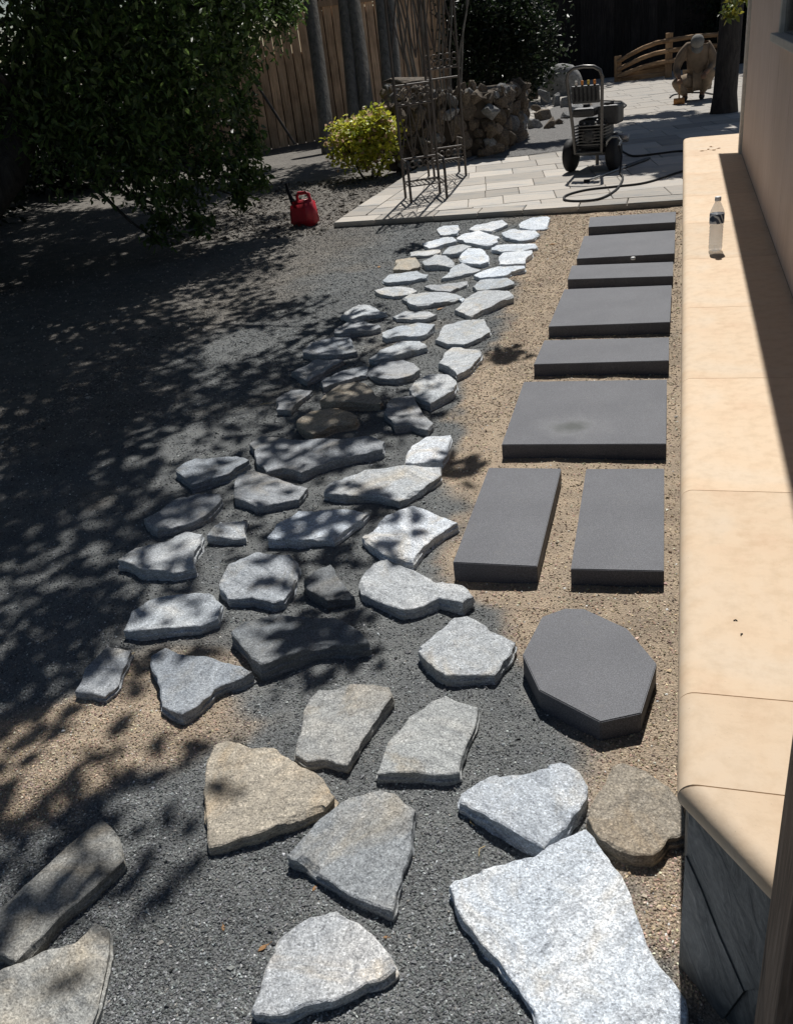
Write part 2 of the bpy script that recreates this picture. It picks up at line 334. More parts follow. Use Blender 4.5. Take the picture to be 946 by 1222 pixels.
STONES=[
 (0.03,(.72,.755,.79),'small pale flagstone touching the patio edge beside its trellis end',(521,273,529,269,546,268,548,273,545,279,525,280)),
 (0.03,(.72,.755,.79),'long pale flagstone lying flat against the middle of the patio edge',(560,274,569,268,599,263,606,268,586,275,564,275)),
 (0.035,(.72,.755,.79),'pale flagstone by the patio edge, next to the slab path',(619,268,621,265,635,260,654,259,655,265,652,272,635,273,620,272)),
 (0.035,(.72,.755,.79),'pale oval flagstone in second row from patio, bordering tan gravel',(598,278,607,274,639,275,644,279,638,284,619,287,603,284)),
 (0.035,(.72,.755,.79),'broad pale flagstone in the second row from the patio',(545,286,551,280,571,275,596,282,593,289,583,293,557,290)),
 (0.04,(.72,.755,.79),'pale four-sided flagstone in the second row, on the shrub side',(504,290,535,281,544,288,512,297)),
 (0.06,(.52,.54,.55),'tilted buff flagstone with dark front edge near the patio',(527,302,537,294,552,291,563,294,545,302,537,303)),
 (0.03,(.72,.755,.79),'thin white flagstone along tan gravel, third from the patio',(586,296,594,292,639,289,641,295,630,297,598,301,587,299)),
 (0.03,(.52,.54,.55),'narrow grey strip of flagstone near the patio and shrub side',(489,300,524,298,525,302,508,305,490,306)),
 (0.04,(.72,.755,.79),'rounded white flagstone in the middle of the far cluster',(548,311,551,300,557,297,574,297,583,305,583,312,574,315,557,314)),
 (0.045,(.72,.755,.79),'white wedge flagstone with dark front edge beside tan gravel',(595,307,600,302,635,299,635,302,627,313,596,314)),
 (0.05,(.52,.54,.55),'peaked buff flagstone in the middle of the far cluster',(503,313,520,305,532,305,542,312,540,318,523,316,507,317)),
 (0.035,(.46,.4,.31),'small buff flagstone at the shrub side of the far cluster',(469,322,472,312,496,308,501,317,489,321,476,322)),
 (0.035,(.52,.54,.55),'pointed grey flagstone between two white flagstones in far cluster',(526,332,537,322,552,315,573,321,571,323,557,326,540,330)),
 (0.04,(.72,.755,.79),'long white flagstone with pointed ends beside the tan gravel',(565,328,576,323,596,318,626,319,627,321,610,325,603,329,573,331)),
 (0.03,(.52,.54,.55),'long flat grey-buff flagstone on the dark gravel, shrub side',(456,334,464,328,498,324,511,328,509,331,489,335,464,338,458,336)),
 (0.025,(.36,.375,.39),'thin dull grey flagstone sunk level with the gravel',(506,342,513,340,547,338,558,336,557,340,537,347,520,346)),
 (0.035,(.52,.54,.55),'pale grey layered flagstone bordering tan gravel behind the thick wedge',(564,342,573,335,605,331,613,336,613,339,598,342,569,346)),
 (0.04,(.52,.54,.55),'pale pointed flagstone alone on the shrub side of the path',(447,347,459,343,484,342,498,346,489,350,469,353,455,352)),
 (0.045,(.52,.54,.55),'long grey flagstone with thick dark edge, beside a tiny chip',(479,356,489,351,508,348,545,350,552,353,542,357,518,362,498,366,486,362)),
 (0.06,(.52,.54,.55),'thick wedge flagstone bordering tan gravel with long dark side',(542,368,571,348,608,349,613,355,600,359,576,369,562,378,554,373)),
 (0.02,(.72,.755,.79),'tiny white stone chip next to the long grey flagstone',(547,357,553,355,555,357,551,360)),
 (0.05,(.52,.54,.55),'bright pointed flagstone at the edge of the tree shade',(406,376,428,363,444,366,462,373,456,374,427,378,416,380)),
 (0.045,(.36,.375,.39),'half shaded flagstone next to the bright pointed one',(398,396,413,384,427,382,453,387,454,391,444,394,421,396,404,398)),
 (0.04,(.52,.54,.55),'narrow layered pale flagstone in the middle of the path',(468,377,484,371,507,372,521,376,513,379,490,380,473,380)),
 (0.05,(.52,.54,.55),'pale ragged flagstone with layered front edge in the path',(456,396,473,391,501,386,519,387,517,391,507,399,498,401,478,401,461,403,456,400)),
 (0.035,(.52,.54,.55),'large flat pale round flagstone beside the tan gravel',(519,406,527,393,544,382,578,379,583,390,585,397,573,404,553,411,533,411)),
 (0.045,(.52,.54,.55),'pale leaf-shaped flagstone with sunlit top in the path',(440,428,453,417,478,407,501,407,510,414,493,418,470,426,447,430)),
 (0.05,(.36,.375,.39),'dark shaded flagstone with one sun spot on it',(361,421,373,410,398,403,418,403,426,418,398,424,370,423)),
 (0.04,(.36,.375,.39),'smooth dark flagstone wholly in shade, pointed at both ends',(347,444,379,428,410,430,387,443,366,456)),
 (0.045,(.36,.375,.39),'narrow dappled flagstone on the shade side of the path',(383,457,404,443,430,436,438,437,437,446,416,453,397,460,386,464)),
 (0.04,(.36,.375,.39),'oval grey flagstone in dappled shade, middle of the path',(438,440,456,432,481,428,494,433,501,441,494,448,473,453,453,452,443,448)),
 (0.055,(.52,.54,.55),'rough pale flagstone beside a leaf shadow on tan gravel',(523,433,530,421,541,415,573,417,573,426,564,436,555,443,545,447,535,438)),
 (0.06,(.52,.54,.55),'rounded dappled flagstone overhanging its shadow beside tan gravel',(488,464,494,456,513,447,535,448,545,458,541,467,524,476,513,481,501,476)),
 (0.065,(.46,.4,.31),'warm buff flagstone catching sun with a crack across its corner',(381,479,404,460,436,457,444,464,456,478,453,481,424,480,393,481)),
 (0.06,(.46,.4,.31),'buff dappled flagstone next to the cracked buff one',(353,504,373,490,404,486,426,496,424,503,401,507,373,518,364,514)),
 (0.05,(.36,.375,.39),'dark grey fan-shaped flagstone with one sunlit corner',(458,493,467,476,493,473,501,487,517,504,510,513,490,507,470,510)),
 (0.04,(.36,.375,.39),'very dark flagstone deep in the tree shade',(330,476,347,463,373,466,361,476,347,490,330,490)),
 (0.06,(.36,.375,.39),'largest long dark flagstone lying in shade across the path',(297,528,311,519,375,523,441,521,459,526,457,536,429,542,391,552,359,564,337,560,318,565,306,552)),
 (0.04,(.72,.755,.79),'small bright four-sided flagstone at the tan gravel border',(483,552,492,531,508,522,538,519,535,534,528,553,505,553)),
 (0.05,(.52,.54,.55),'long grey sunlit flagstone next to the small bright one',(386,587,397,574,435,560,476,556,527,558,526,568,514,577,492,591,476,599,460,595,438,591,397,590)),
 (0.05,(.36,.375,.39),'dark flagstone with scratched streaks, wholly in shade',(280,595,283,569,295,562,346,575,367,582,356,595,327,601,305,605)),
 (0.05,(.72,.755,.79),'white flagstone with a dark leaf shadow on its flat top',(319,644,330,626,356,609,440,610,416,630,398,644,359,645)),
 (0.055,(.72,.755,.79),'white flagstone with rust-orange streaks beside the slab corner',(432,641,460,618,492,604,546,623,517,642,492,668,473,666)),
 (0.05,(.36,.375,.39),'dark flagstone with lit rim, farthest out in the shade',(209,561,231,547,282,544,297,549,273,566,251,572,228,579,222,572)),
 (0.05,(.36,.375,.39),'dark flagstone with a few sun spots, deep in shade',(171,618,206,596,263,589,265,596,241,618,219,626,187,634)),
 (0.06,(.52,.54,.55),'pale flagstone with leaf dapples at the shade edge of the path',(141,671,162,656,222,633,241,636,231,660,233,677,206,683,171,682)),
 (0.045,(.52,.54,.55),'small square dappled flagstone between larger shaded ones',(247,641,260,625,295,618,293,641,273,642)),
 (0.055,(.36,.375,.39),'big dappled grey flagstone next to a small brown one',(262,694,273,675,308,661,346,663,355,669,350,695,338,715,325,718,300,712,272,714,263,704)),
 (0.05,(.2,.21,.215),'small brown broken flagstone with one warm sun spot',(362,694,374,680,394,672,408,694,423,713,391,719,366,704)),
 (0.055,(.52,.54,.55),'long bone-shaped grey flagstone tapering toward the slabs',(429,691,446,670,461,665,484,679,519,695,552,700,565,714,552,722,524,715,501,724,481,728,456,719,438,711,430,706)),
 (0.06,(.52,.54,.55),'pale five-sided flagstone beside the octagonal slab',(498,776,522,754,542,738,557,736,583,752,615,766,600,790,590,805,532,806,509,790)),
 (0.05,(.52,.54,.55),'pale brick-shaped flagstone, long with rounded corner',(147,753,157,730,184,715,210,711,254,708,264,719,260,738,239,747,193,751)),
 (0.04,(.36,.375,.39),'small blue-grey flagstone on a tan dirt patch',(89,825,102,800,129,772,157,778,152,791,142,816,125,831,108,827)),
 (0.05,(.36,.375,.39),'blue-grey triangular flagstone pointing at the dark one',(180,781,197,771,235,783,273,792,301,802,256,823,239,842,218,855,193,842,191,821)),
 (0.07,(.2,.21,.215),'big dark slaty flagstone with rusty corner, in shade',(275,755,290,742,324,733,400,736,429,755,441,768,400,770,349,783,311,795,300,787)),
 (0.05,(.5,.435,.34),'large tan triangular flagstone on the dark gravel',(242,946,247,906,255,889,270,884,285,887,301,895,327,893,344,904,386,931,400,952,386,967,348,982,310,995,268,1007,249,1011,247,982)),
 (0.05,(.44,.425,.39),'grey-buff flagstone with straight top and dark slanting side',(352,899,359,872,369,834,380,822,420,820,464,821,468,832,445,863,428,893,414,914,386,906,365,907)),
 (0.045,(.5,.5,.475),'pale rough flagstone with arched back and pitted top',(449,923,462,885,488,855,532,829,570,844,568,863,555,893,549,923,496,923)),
 (0.05,(.37,.375,.37),'grey flagstone with a rusty tan rim around it',(342,1024,361,1003,399,969,420,954,454,946,471,950,496,969,492,986,479,1037,468,1088,437,1075,407,1062,382,1045)),
 (0.06,(.35,.33,.29),'long dappled flagstone running out from the tan dirt patch',(122,980,140,1000,148,1028,95,1075,58,1108,18,1147,-15,1135,-20,1105,35,1055,80,1012)),
 (0.05,(.43,.41,.365),'broad buff-grey flagstone with sloping notch beside the long dappled one',(-14,1168,53,1135,90,1127,114,1102,130,1110,127,1150,119,1188,108,1225,90,1262,20,1268,-14,1244)),
 (0.045,(.55,.565,.575),'silvery grey flagstone alone on gravel near two dry leaves',(299,1204,317,1151,333,1119,370,1095,402,1088,428,1103,460,1135,473,1156,460,1167,412,1190,370,1201,338,1212,304,1210)),
 (0.06,(.58,.6,.62),'silvery wedge flagstone touching the corner of the big white one',(548,956,550,946,571,932,611,921,669,909,679,912,701,938,699,954,682,975,665,997,649,1015,618,998,588,981,567,968)),
 (0.06,(.42,.345,.255),'rounded tan sandstone flagstone beside the beige seat wall',(701,978,713,948,730,917,743,914,770,921,797,941,814,961,819,978,818,995,797,1000,780,1020,757,1020,730,1010,715,1003)),
 (0.05,(.72,.755,.79),'huge white sparkling flagstone, the biggest, beside the seat wall',(536,1058,547,1047,588,1032,638,1025,649,1015,672,1002,699,992,709,1002,726,1025,753,1073,758,1093,791,1161,818,1195,821,1232,797,1262,723,1272,655,1259,635,1201,594,1144,564,1110)),
]
M_GROUND = m_ground(); M_GRAIN = m_grain(); M_STONE = m_flagstone(); M_SLAB = m_concrete_slab(); M_CAP = m_cap(); M_SLATE = m_slate()
M_PAVER = m_paver(); M_SIDING = m_siding()
M_LEAF = m_leaf('green_leaves', .38); M_YLEAF = m_leaf('yellow_green_leaves', .35); M_DRY = plain('dry_leaf', (.3, .17, .08), .8, .2)
M_BARK = m_bark('grey_bark', (.03, .028, .027), (.085, .078, .072)); M_LOG = m_bark('weathered_log', (.12, .112, .1), (.3, .28, .25))
M_FENCE = m_wood('cedar_board', (.6, .41, .27), (.76, .57, .41)); M_FENCE_DARK = m_wood('dark_stained_board', (.035, .03, .028), (.06, .052, .046))
M_RAILWOOD = m_wood('cedar_rail', (.36, .23, .13), (.48, .33, .2), 'X'); M_POSTWOOD = m_wood('rough_sawn_brown_post', (.2, .15, .115), (.32, .25, .2), sc=2.2, dark=.35)
M_BLACKMETAL = plain('black_painted_metal', (.085, .072, .062), .5, .5, .2); M_RUBBER = plain('black_rubber', (.018, .018, .02), .7, .3)
M_ROCK = m_rock('field_rock', (.07, .056, .043), (.16, .13, .1), (.33, .27, .2)); M_ROCKGREY = m_rock('grey_rock', (.13, .13, .128), (.26, .26, .255), (.42, .42, .41))
M_MORTAR = plain('dark_mortar', (.1, .085, .07), .95, .1, var=.3, sc=8, bump=.6)
M_WHITEPAINT = plain('white_trim', (.62, .6, .56), .6, .3); M_SOIL = plain('joint_sand', (.2, .185, .165), .95, .1, var=.3)

# ------------------------------------------------------------------ ground
TANB = np.array([[.6, .1], [.99, .05], [1.34, -.07], [1.63, -.16], [1.96, -.38], [2.36, -.65], [3.48, -.92], [5.37, -1.02], [7.97, -1.17], [8.4, -1.2]])
def sstep(a, b, x): t = np.clip((x-a)/(b-a), 0, 1); return t*t*(3-2*t)
def ground_col(x, y):
    n1 = fbm(x, y, 3.2, 4, 3); n2 = fbm(x, y, 1.1, 4, 9); n3 = fbm(x, y, 12, 3, 21)
    xb = np.interp(y, TANB[:, 0], TANB[:, 1])
    tan = sstep(-.07, .07, x-xb+n1*.34+n3*.12)*(y < 8.6)
    ax = (x+1.62)*.83+(y-1.42)*.55; ay = -(x+1.62)*.55+(y-1.42)*.83        # dirt patch under the tree edge
    tan = np.maximum(tan, .95*sstep(.25, -.2, np.sqrt((ax/.62)**2+(ay/.27)**2)-1+n1*1.5))
    ax = x+1.3; ay = y-1.78; tan = np.maximum(tan, .7*sstep(.3, -.3, np.sqrt((ax/.16)**2+(ay/.12)**2)-1+n1*1.6))
    dirt = np.maximum(sstep(-2.5, -3.3, x+n2*1.6), sstep(8.0, 8.6, y+n2))
    ch = np.array([.155, .163, .165]); ta = np.array([.37, .3, .225]); di = np.array([.18, .17, .155])
    c = ch*(1-dirt[..., None])+di*dirt[..., None]
    c = c*(1-tan[..., None])+ta*tan[..., None]
    c = c*(1+n1[..., None]*.35)
    dust = sstep(.12, .3, fbm(x, y, 2.1, 5, 40))[..., None]*.35
    return c*(1-dust)+np.array([.24, .21, .17])*dust
def ground_z(x, y):
    near = np.exp(-np.maximum(0, np.abs(y-4)-5)**2/30)
    return (fbm(x, y, 1.6, 3, 5)*.022+fbm(x, y, 9, 3, 6)*.016)*near-.006
xs = np.concatenate([[-90, -50, -30, -20, -14], np.arange(-10, -4, .16), np.arange(-4, -2.2, .05), np.arange(-2.2, .12, .019), [.14, .3, .6, 1.2, 2.5, 5, 10, 20, 50, 90]])
ys = np.concatenate([[-60, -30, -12, -5, -2, -.5, .2, .5], np.arange(.7, 4.2, .019), np.arange(4.2, 9, .05), np.arange(9, 16, .2), [17, 19, 22, 26, 32, 40, 60, 100, 160]])
gx, gy = np.meshgrid(xs, ys); gz = ground_z(gx, gy)
nx, ny = len(xs), len(ys); idx = np.arange(nx*ny).reshape(ny, nx)
gf = np.stack([idx[:-1, :-1], idx[:-1, 1:], idx[1:, 1:], idx[1:, :-1]], -1).reshape(-1, 4)
ground = link('ground', np_mesh('ground', np.stack([gx, gy, gz], -1).reshape(-1, 3), gf, M_GROUND, ground_col(gx, gy).reshape(-1, 3), True))
tag(ground, 'dark gravel and tan dirt yard floor', None, kind='structure')

OCT = np.array([[1, 0, 0], [-1, 0, 0], [0, 1, 0], [0, -1, 0], [0, 0, 1], [0, 0, -1]], float)
OCTF = np.array([[0, 2, 4], [2, 1, 4], [1, 3, 4], [3, 0, 4], [2, 0, 5], [1, 2, 5], [3, 1, 5], [0, 3, 5]])
def chips(name, x, y, z, size, col, mat, rs, flat=.6):
    n = len(x); V = OCT[None]*(1+rs.uniform(-.35, .35, (n, 6, 3)))+rs.uniform(-.25, .25, (n, 6, 3))
    q = rs.normal(size=(n, 4)); q /= np.linalg.norm(q, axis=1)[:, None]; w, a, b, c = q.T
    R = np.stack([1-2*(b*b+c*c), 2*(a*b-c*w), 2*(a*c+b*w), 2*(a*b+c*w), 1-2*(a*a+c*c), 2*(b*c-a*w), 2*(a*c-b*w), 2*(b*c+a*w), 1-2*(a*a+b*b)], -1).reshape(n, 3, 3)
    V = np.einsum('nij,nkj->nki', R, V*np.array([1, .75, .55]))*size[:, None, None]
    V[..., 2] *= flat; V += np.stack([x, y, z], -1)[:, None]
    F = (OCTF[None]+6*np.arange(n)[:, None, None]).reshape(-1, 3)
    return np_mesh(name, V.reshape(-1, 3), F, mat, np.repeat(col, 6, 0))
rs = np.random.RandomState(5)
def strew(n, x0, x1, y0, y1, p):
    u = rs.rand(n); k = 1-p; y = (y0**k+u*(y1**k-y0**k))**(1/k); wx = np.clip((y-.6)*.9+.9, 0, 99)
    lo = np.maximum(x0, -wx-.25); x = lo+rs.rand(n)*(x1-lo); return x, y
x, y = strew(150000, -3.4, .1, .72, 8.25, 1.55)
c = ground_col(x, y); istan = c[:, 0]/c[:, 2] > 1.3
sz = rs.uniform(.0018, .0048, len(x))*(1+.2*np.maximum(0, y-1.5)); sz[rs.rand(len(x)) < .015] *= 1.8
lum = np.exp(rs.normal(0, .5, len(x)))[:, None]
cc = c*lum*np.where(istan[:, None], np.array([1.05, 1.0, .97])+rs.uniform(-.12, .12, (len(x), 3)), 1+rs.uniform(-.04, .04, (len(x), 3)))
wh = rs.rand(len(x)) < .012; cc[wh] = np.array([.4, .38, .35])*rs.uniform(.6, 1, (wh.sum(), 1))
z = ground_z(x, y)+sz*.25
for nm, mk, lab in (('charcoal_gravel', ~istan, 'fine charcoal gravel spread between the flagstones'), ('tan_gravel', istan, 'fine tan crushed gravel around the dark slabs')):
    o = link(nm, chips(nm, x[mk], y[mk], z[mk], sz[mk], np.clip(cc[mk], .01, .8), M_GRAIN, rs)); tag(o, lab, 'gravel', kind='stuff')
n = 52000; y = rs.uniform(3.6, 8.25, n); x = rs.uniform(-3.3, .03, n); c = ground_col(x, y); sz = rs.uniform(.0035, .008, n)
cc = np.clip(c*np.exp(rs.normal(.06, .38, (n, 1))), .01, .8)
o = link('path_gravel', chips('path_gravel', x, y, ground_z(x, y)+sz*.2, sz, cc, M_GRAIN, rs, .5)); tag(o, 'loose gravel grains along the far half of the path', 'gravel', kind='stuff')
n = 5200; x = rs.uniform(-5.2, -3.2, n); y = rs.uniform(8.0, 11.5, n); sz = rs.uniform(.006, .02, n); k = rs.rand(n) < .06; sz[k] *= 2.3
cc = np.array([.2, .18, .155])*np.exp(rs.normal(0, .35, (n, 1))); cc[k] *= .5
o = link('dirt_clods', chips('dirt_clods', x, y, ground_z(x, y)+sz*.3, sz, cc, M_GRAIN, rs)); tag(o, 'grey clods and pebbles on the dirt around the red can', 'gravel', kind='stuff')

n = 26000; y = 2.2+8.3*rs.rand(n)**1.2; x = -3.1-rs.rand(n)**1.1*(y*.75); sz = rs.uniform(.004, .011, n); k = rs.rand(n) < .03; sz[k] *= 2
cc = np.array([.2, .185, .165])*np.exp(rs.normal(0, .45, (n, 1)))
o = link('dirt_litter', chips('dirt_litter', x, y, ground_z(x, y)+sz*.25, sz, cc, M_GRAIN, rs)); tag(o, 'small stones and litter on the shaded dirt under the tree', 'gravel', kind='stuff')

# ------------------------------------------------------------------ patio of large pavers
PZ = .05
def clip_half(poly, a, b, c):                     # keep a*x+b*y<=c
    out = []
    for i in range(len(poly)):
        p, q = poly[i], poly[(i+1) % len(poly)]; dp = a*p[0]+b*p[1]-c; dq = a*q[0]+b*q[1]-c
        if dp <= 0: out.append(p)
        if dp*dq < 0: t = dp/(dp-dq); out.append((p[0]+(q[0]-p[0])*t, p[1]+(q[1]-p[1])*t))
    return out
patio = MB().box((-.5, 16.1, .012), (5.36, 15.62, .03)).build('patio', M_SOIL); tag(patio, 'paver patio', None, kind='structure')
def paver_solid(mb, poly, c, dz=0):
    n = len(poly); P = [(x-c[0], y-c[1]) for x, y in poly]
    cx = sum(p[0] for p in P)/n; cy = sum(p[1] for p in P)/n
    I = []
    for px_, py_ in P:
        d = math.hypot(px_-cx, py_-cy); k = max(.2, 1-.006/max(d, .02)); I.append((cx+(px_-cx)*k, cy+(py_-cy)*k))
    V = [(x, y, .008) for x, y in P]+[(x, y, PZ-.006+dz) for x, y in P]+[(x, y, PZ+dz) for x, y in I]
    F = [tuple(range(2*n, 3*n))]
    for i in range(n):
        j = (i+1) % n; F += [(i, j, n+j, n+i), (n+i, n+j, 2*n+j, 2*n+i)]
    mb.add(V, F)
pr = random.Random(4); far = MB(); A11 = rad(11)
def one_paver(poly):
    if len(poly) < 3: return
    ar = abs(sum(poly[i][0]*poly[(i+1) % len(poly)][1]-poly[(i+1) % len(poly)][0]*poly[i][1] for i in range(len(poly))))/2
    if ar < .006: return
    c = (sum(p[0] for p in poly)/len(poly), sum(p[1] for p in poly)/len(poly)); dz = pr.uniform(-.002, .002)
    if c[1] > 14.3 or c[0] > 1.2: paver_solid(far, poly, (0, 0), dz)
    else:
        mb = MB(); paver_solid(mb, poly, c, dz); o = mb.build('paver', M_PAVER, patio, loc=(c[0], c[1], 0))
xx = -3.18
while xx < 2.1:                                    # soldier course along the front edge
    w = pr.choice((.42, .5, .58)); one_paver([(xx+.004, 8.29), (min(xx+w, 2.16)-.004, 8.29), (min(xx+w, 2.16)-.004, 8.54), (xx+.004, 8.54)]); xx += w
yy = 8.55
while yy < 11.6:
    w = pr.choice((.42, .5, .58)); one_paver([(-3.18, yy+.004), (-2.94, yy+.004), (-2.94, yy+w-.004), (-3.18, yy+w-.004)]); yy += w
v = 7.4
while v < 25:
    rh = pr.choice((.4, .44, .5)); u = -1.6-pr.random()*.5
    while u < 9:
        w = pr.choice((.34, .5, .64, .72)); q = [(u+.002, v+.002), (u+w-.002, v+.002), (u+w-.002, v+rh-.002), (u+.002, v+rh-.002)]
        P = [(a*math.cos(A11)-b*math.sin(A11)-.2, a*math.sin(A11)+b*math.cos(A11)) for a, b in q]
        for h in ((-1, 0, 2.93), (1, 0, 2.16), (0, -1, -8.548), (0, 1, 23.88)):
            P = clip_half(P, *h)
            if len(P) < 3: break
        one_paver(P) if len(P) >= 3 else None
        u += w
    v += rh
o = far.build('paver_field', M_PAVER, patio); o['kind'] = 'stuff'

# gravel bed beside the rock wall, with a low dark edging
bed_px = [(540, 200), (566, 190), (620, 186.5), (680, 178), (706, 160), (730, 140), (747, 126), (741, 121.5), (715, 120.5), (690, 121), (660, 128), (640, 140), (600, 160)]
bed = [G(a, b, PZ) for a, b in bed_px]
cb = sum((p for p in bed), Vector())/len(bed); dense = []
for i in range(len(bed)):
    for k in range(4): dense.append(bed[i].lerp(bed[(i+1) % len(bed)], k/4))
V = [tuple(cb+Vector((0, 0, .05)))]; F = []; m = len(dense)
for ring, s in enumerate((.35, .7, .93, 1.0)):
    for p in dense:
        q = cb.lerp(p, s); V.append((q.x, q.y, PZ+(.05, .042, .03, .006)[ring]+(pr.uniform(-.008, .008) if ring < 3 else 0)))
for i in range(m):
    F.append((0, 1+i, 1+(i+1) % m))
F4 = [(1+r*m+i, 1+(r+1)*m+i, 1+(r+1)*m+(i+1) % m, 1+r*m+(i+1) % m) for r in range(3) for i in range(m)]
mb = MB(); mb.add(V, F+F4, True); gb = mb.build('gravel_bed', plain('grey_gravel', (.17, .165, .16), .95, .1, var=.6, sc=60, bump=1)); tag(gb, 'grey gravel bed', None, kind='structure')
MB().tube([(p.x, p.y, PZ+.012) for p in dense[14:40]], .014, 6).build('edging', M_RUBBER, gb)
n = 7000; P = np.array([[p.x, p.y] for p in dense]); k = rs.randint(0, m, n); t = np.sqrt(rs.rand(n))*.96; w = rs.rand(n)
edge = P[k]*(1-w[:, None])+P[(k+1) % m]*w[:, None]; q = np.array([cb.x, cb.y])*(1-t[:, None])+edge*t[:, None]; sz = rs.uniform(.006, .016, n)
o = link('bed_pebbles', chips('bed_pebbles', q[:, 0], q[:, 1], PZ+.012+.036*(1-t)+sz*.2, sz, np.array([.2, .195, .19])*np.exp(rs.normal(0, .4, (n, 1))), M_GRAIN, rs)); tag(o, 'grey pebbles filling the bed beside the rock wall', 'gravel', kind='stuff')

# ------------------------------------------------------------------ charcoal slabs
def slab(poly, top, label, group=None, bev=.0025):
    n = len(poly); c = sum(poly, Vector((0, 0, 0)))/n; bm = bmesh.new()
    b = [bm.verts.new((p.x-c.x, p.y-c.y, -.02)) for p in poly]; t = [bm.verts.new((p.x-c.x, p.y-c.y, top)) for p in poly]
    tf = bm.faces.new(t); bm.faces.new(b[::-1])
    for i in range(n): bm.faces.new((b[i], b[(i+1) % n], t[(i+1) % n], t[i]))
    bmesh.ops.recalc_face_normals(bm, faces=bm.faces)
    bmesh.ops.bevel(bm, geom=[e for e in bm.edges if any(abs(v.co.z-top) < 1e-6 for v in e.verts)], offset=bev, segments=2, affect='EDGES')
    me = bpy.data.meshes.new('concrete_slab'); bm.to_mesh(me); bm.free(); me.materials.append(M_SLAB)
    o = link('concrete_slab', me, None, (c.x, c.y, 0)); tag(o, label, 'paving slab', group); return o
def C5(*f): return [G(520+f[i]/2.2207, 240+f[i+1]/2.2207, .06) for i in range(0, len(f), 2)]
slabs = [((408, 42, 636, 27, 634, 55, 404, 68), 'narrow charcoal slab lying against the patio edge'),
 ((392, 92, 634, 76, 632, 138, 373, 152), 'charcoal slab with a white bottle cap on its edge'),
 ((360, 170, 629, 160, 628, 198, 349, 207), 'narrow charcoal slab next to the one with the bottle cap'),
 ((340, 233, 625, 222, 620, 320, 298, 332), 'square charcoal slab between the two plain narrow slabs'),
 ((287, 368, 618, 360, 617, 422, 259, 432), 'narrow charcoal slab next to the largest square slab'),
 ((233, 478, 612, 472, 610, 643, 174, 645), 'largest square charcoal slab with a dark stain on top'),
 ((140, 706, 332, 708, 268, 968, 45, 957), 'upright oblong charcoal slab of the pair, on the flagstone side'),
 ((398, 709, 605, 708, 604, 980, 357, 975), 'upright oblong charcoal slab of the pair, on the seat wall side')]
for f, lab in slabs:
    o = slab(C5(*f), .06, lab, 'charcoal slabs of the stepping path')
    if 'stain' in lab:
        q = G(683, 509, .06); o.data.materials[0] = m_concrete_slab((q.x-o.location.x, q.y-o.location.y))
oc = (110, 385, 222, 168, 350, 122, 460, 125, 700, 235, 868, 435, 780, 715, 550, 765, 205, 585)
slab([G(600+oc[i]/4.73, 700+oc[i+1]/4.73, .058) for i in range(0, len(oc), 2)], .058, 'thick octagonal charcoal slab with cut corners')

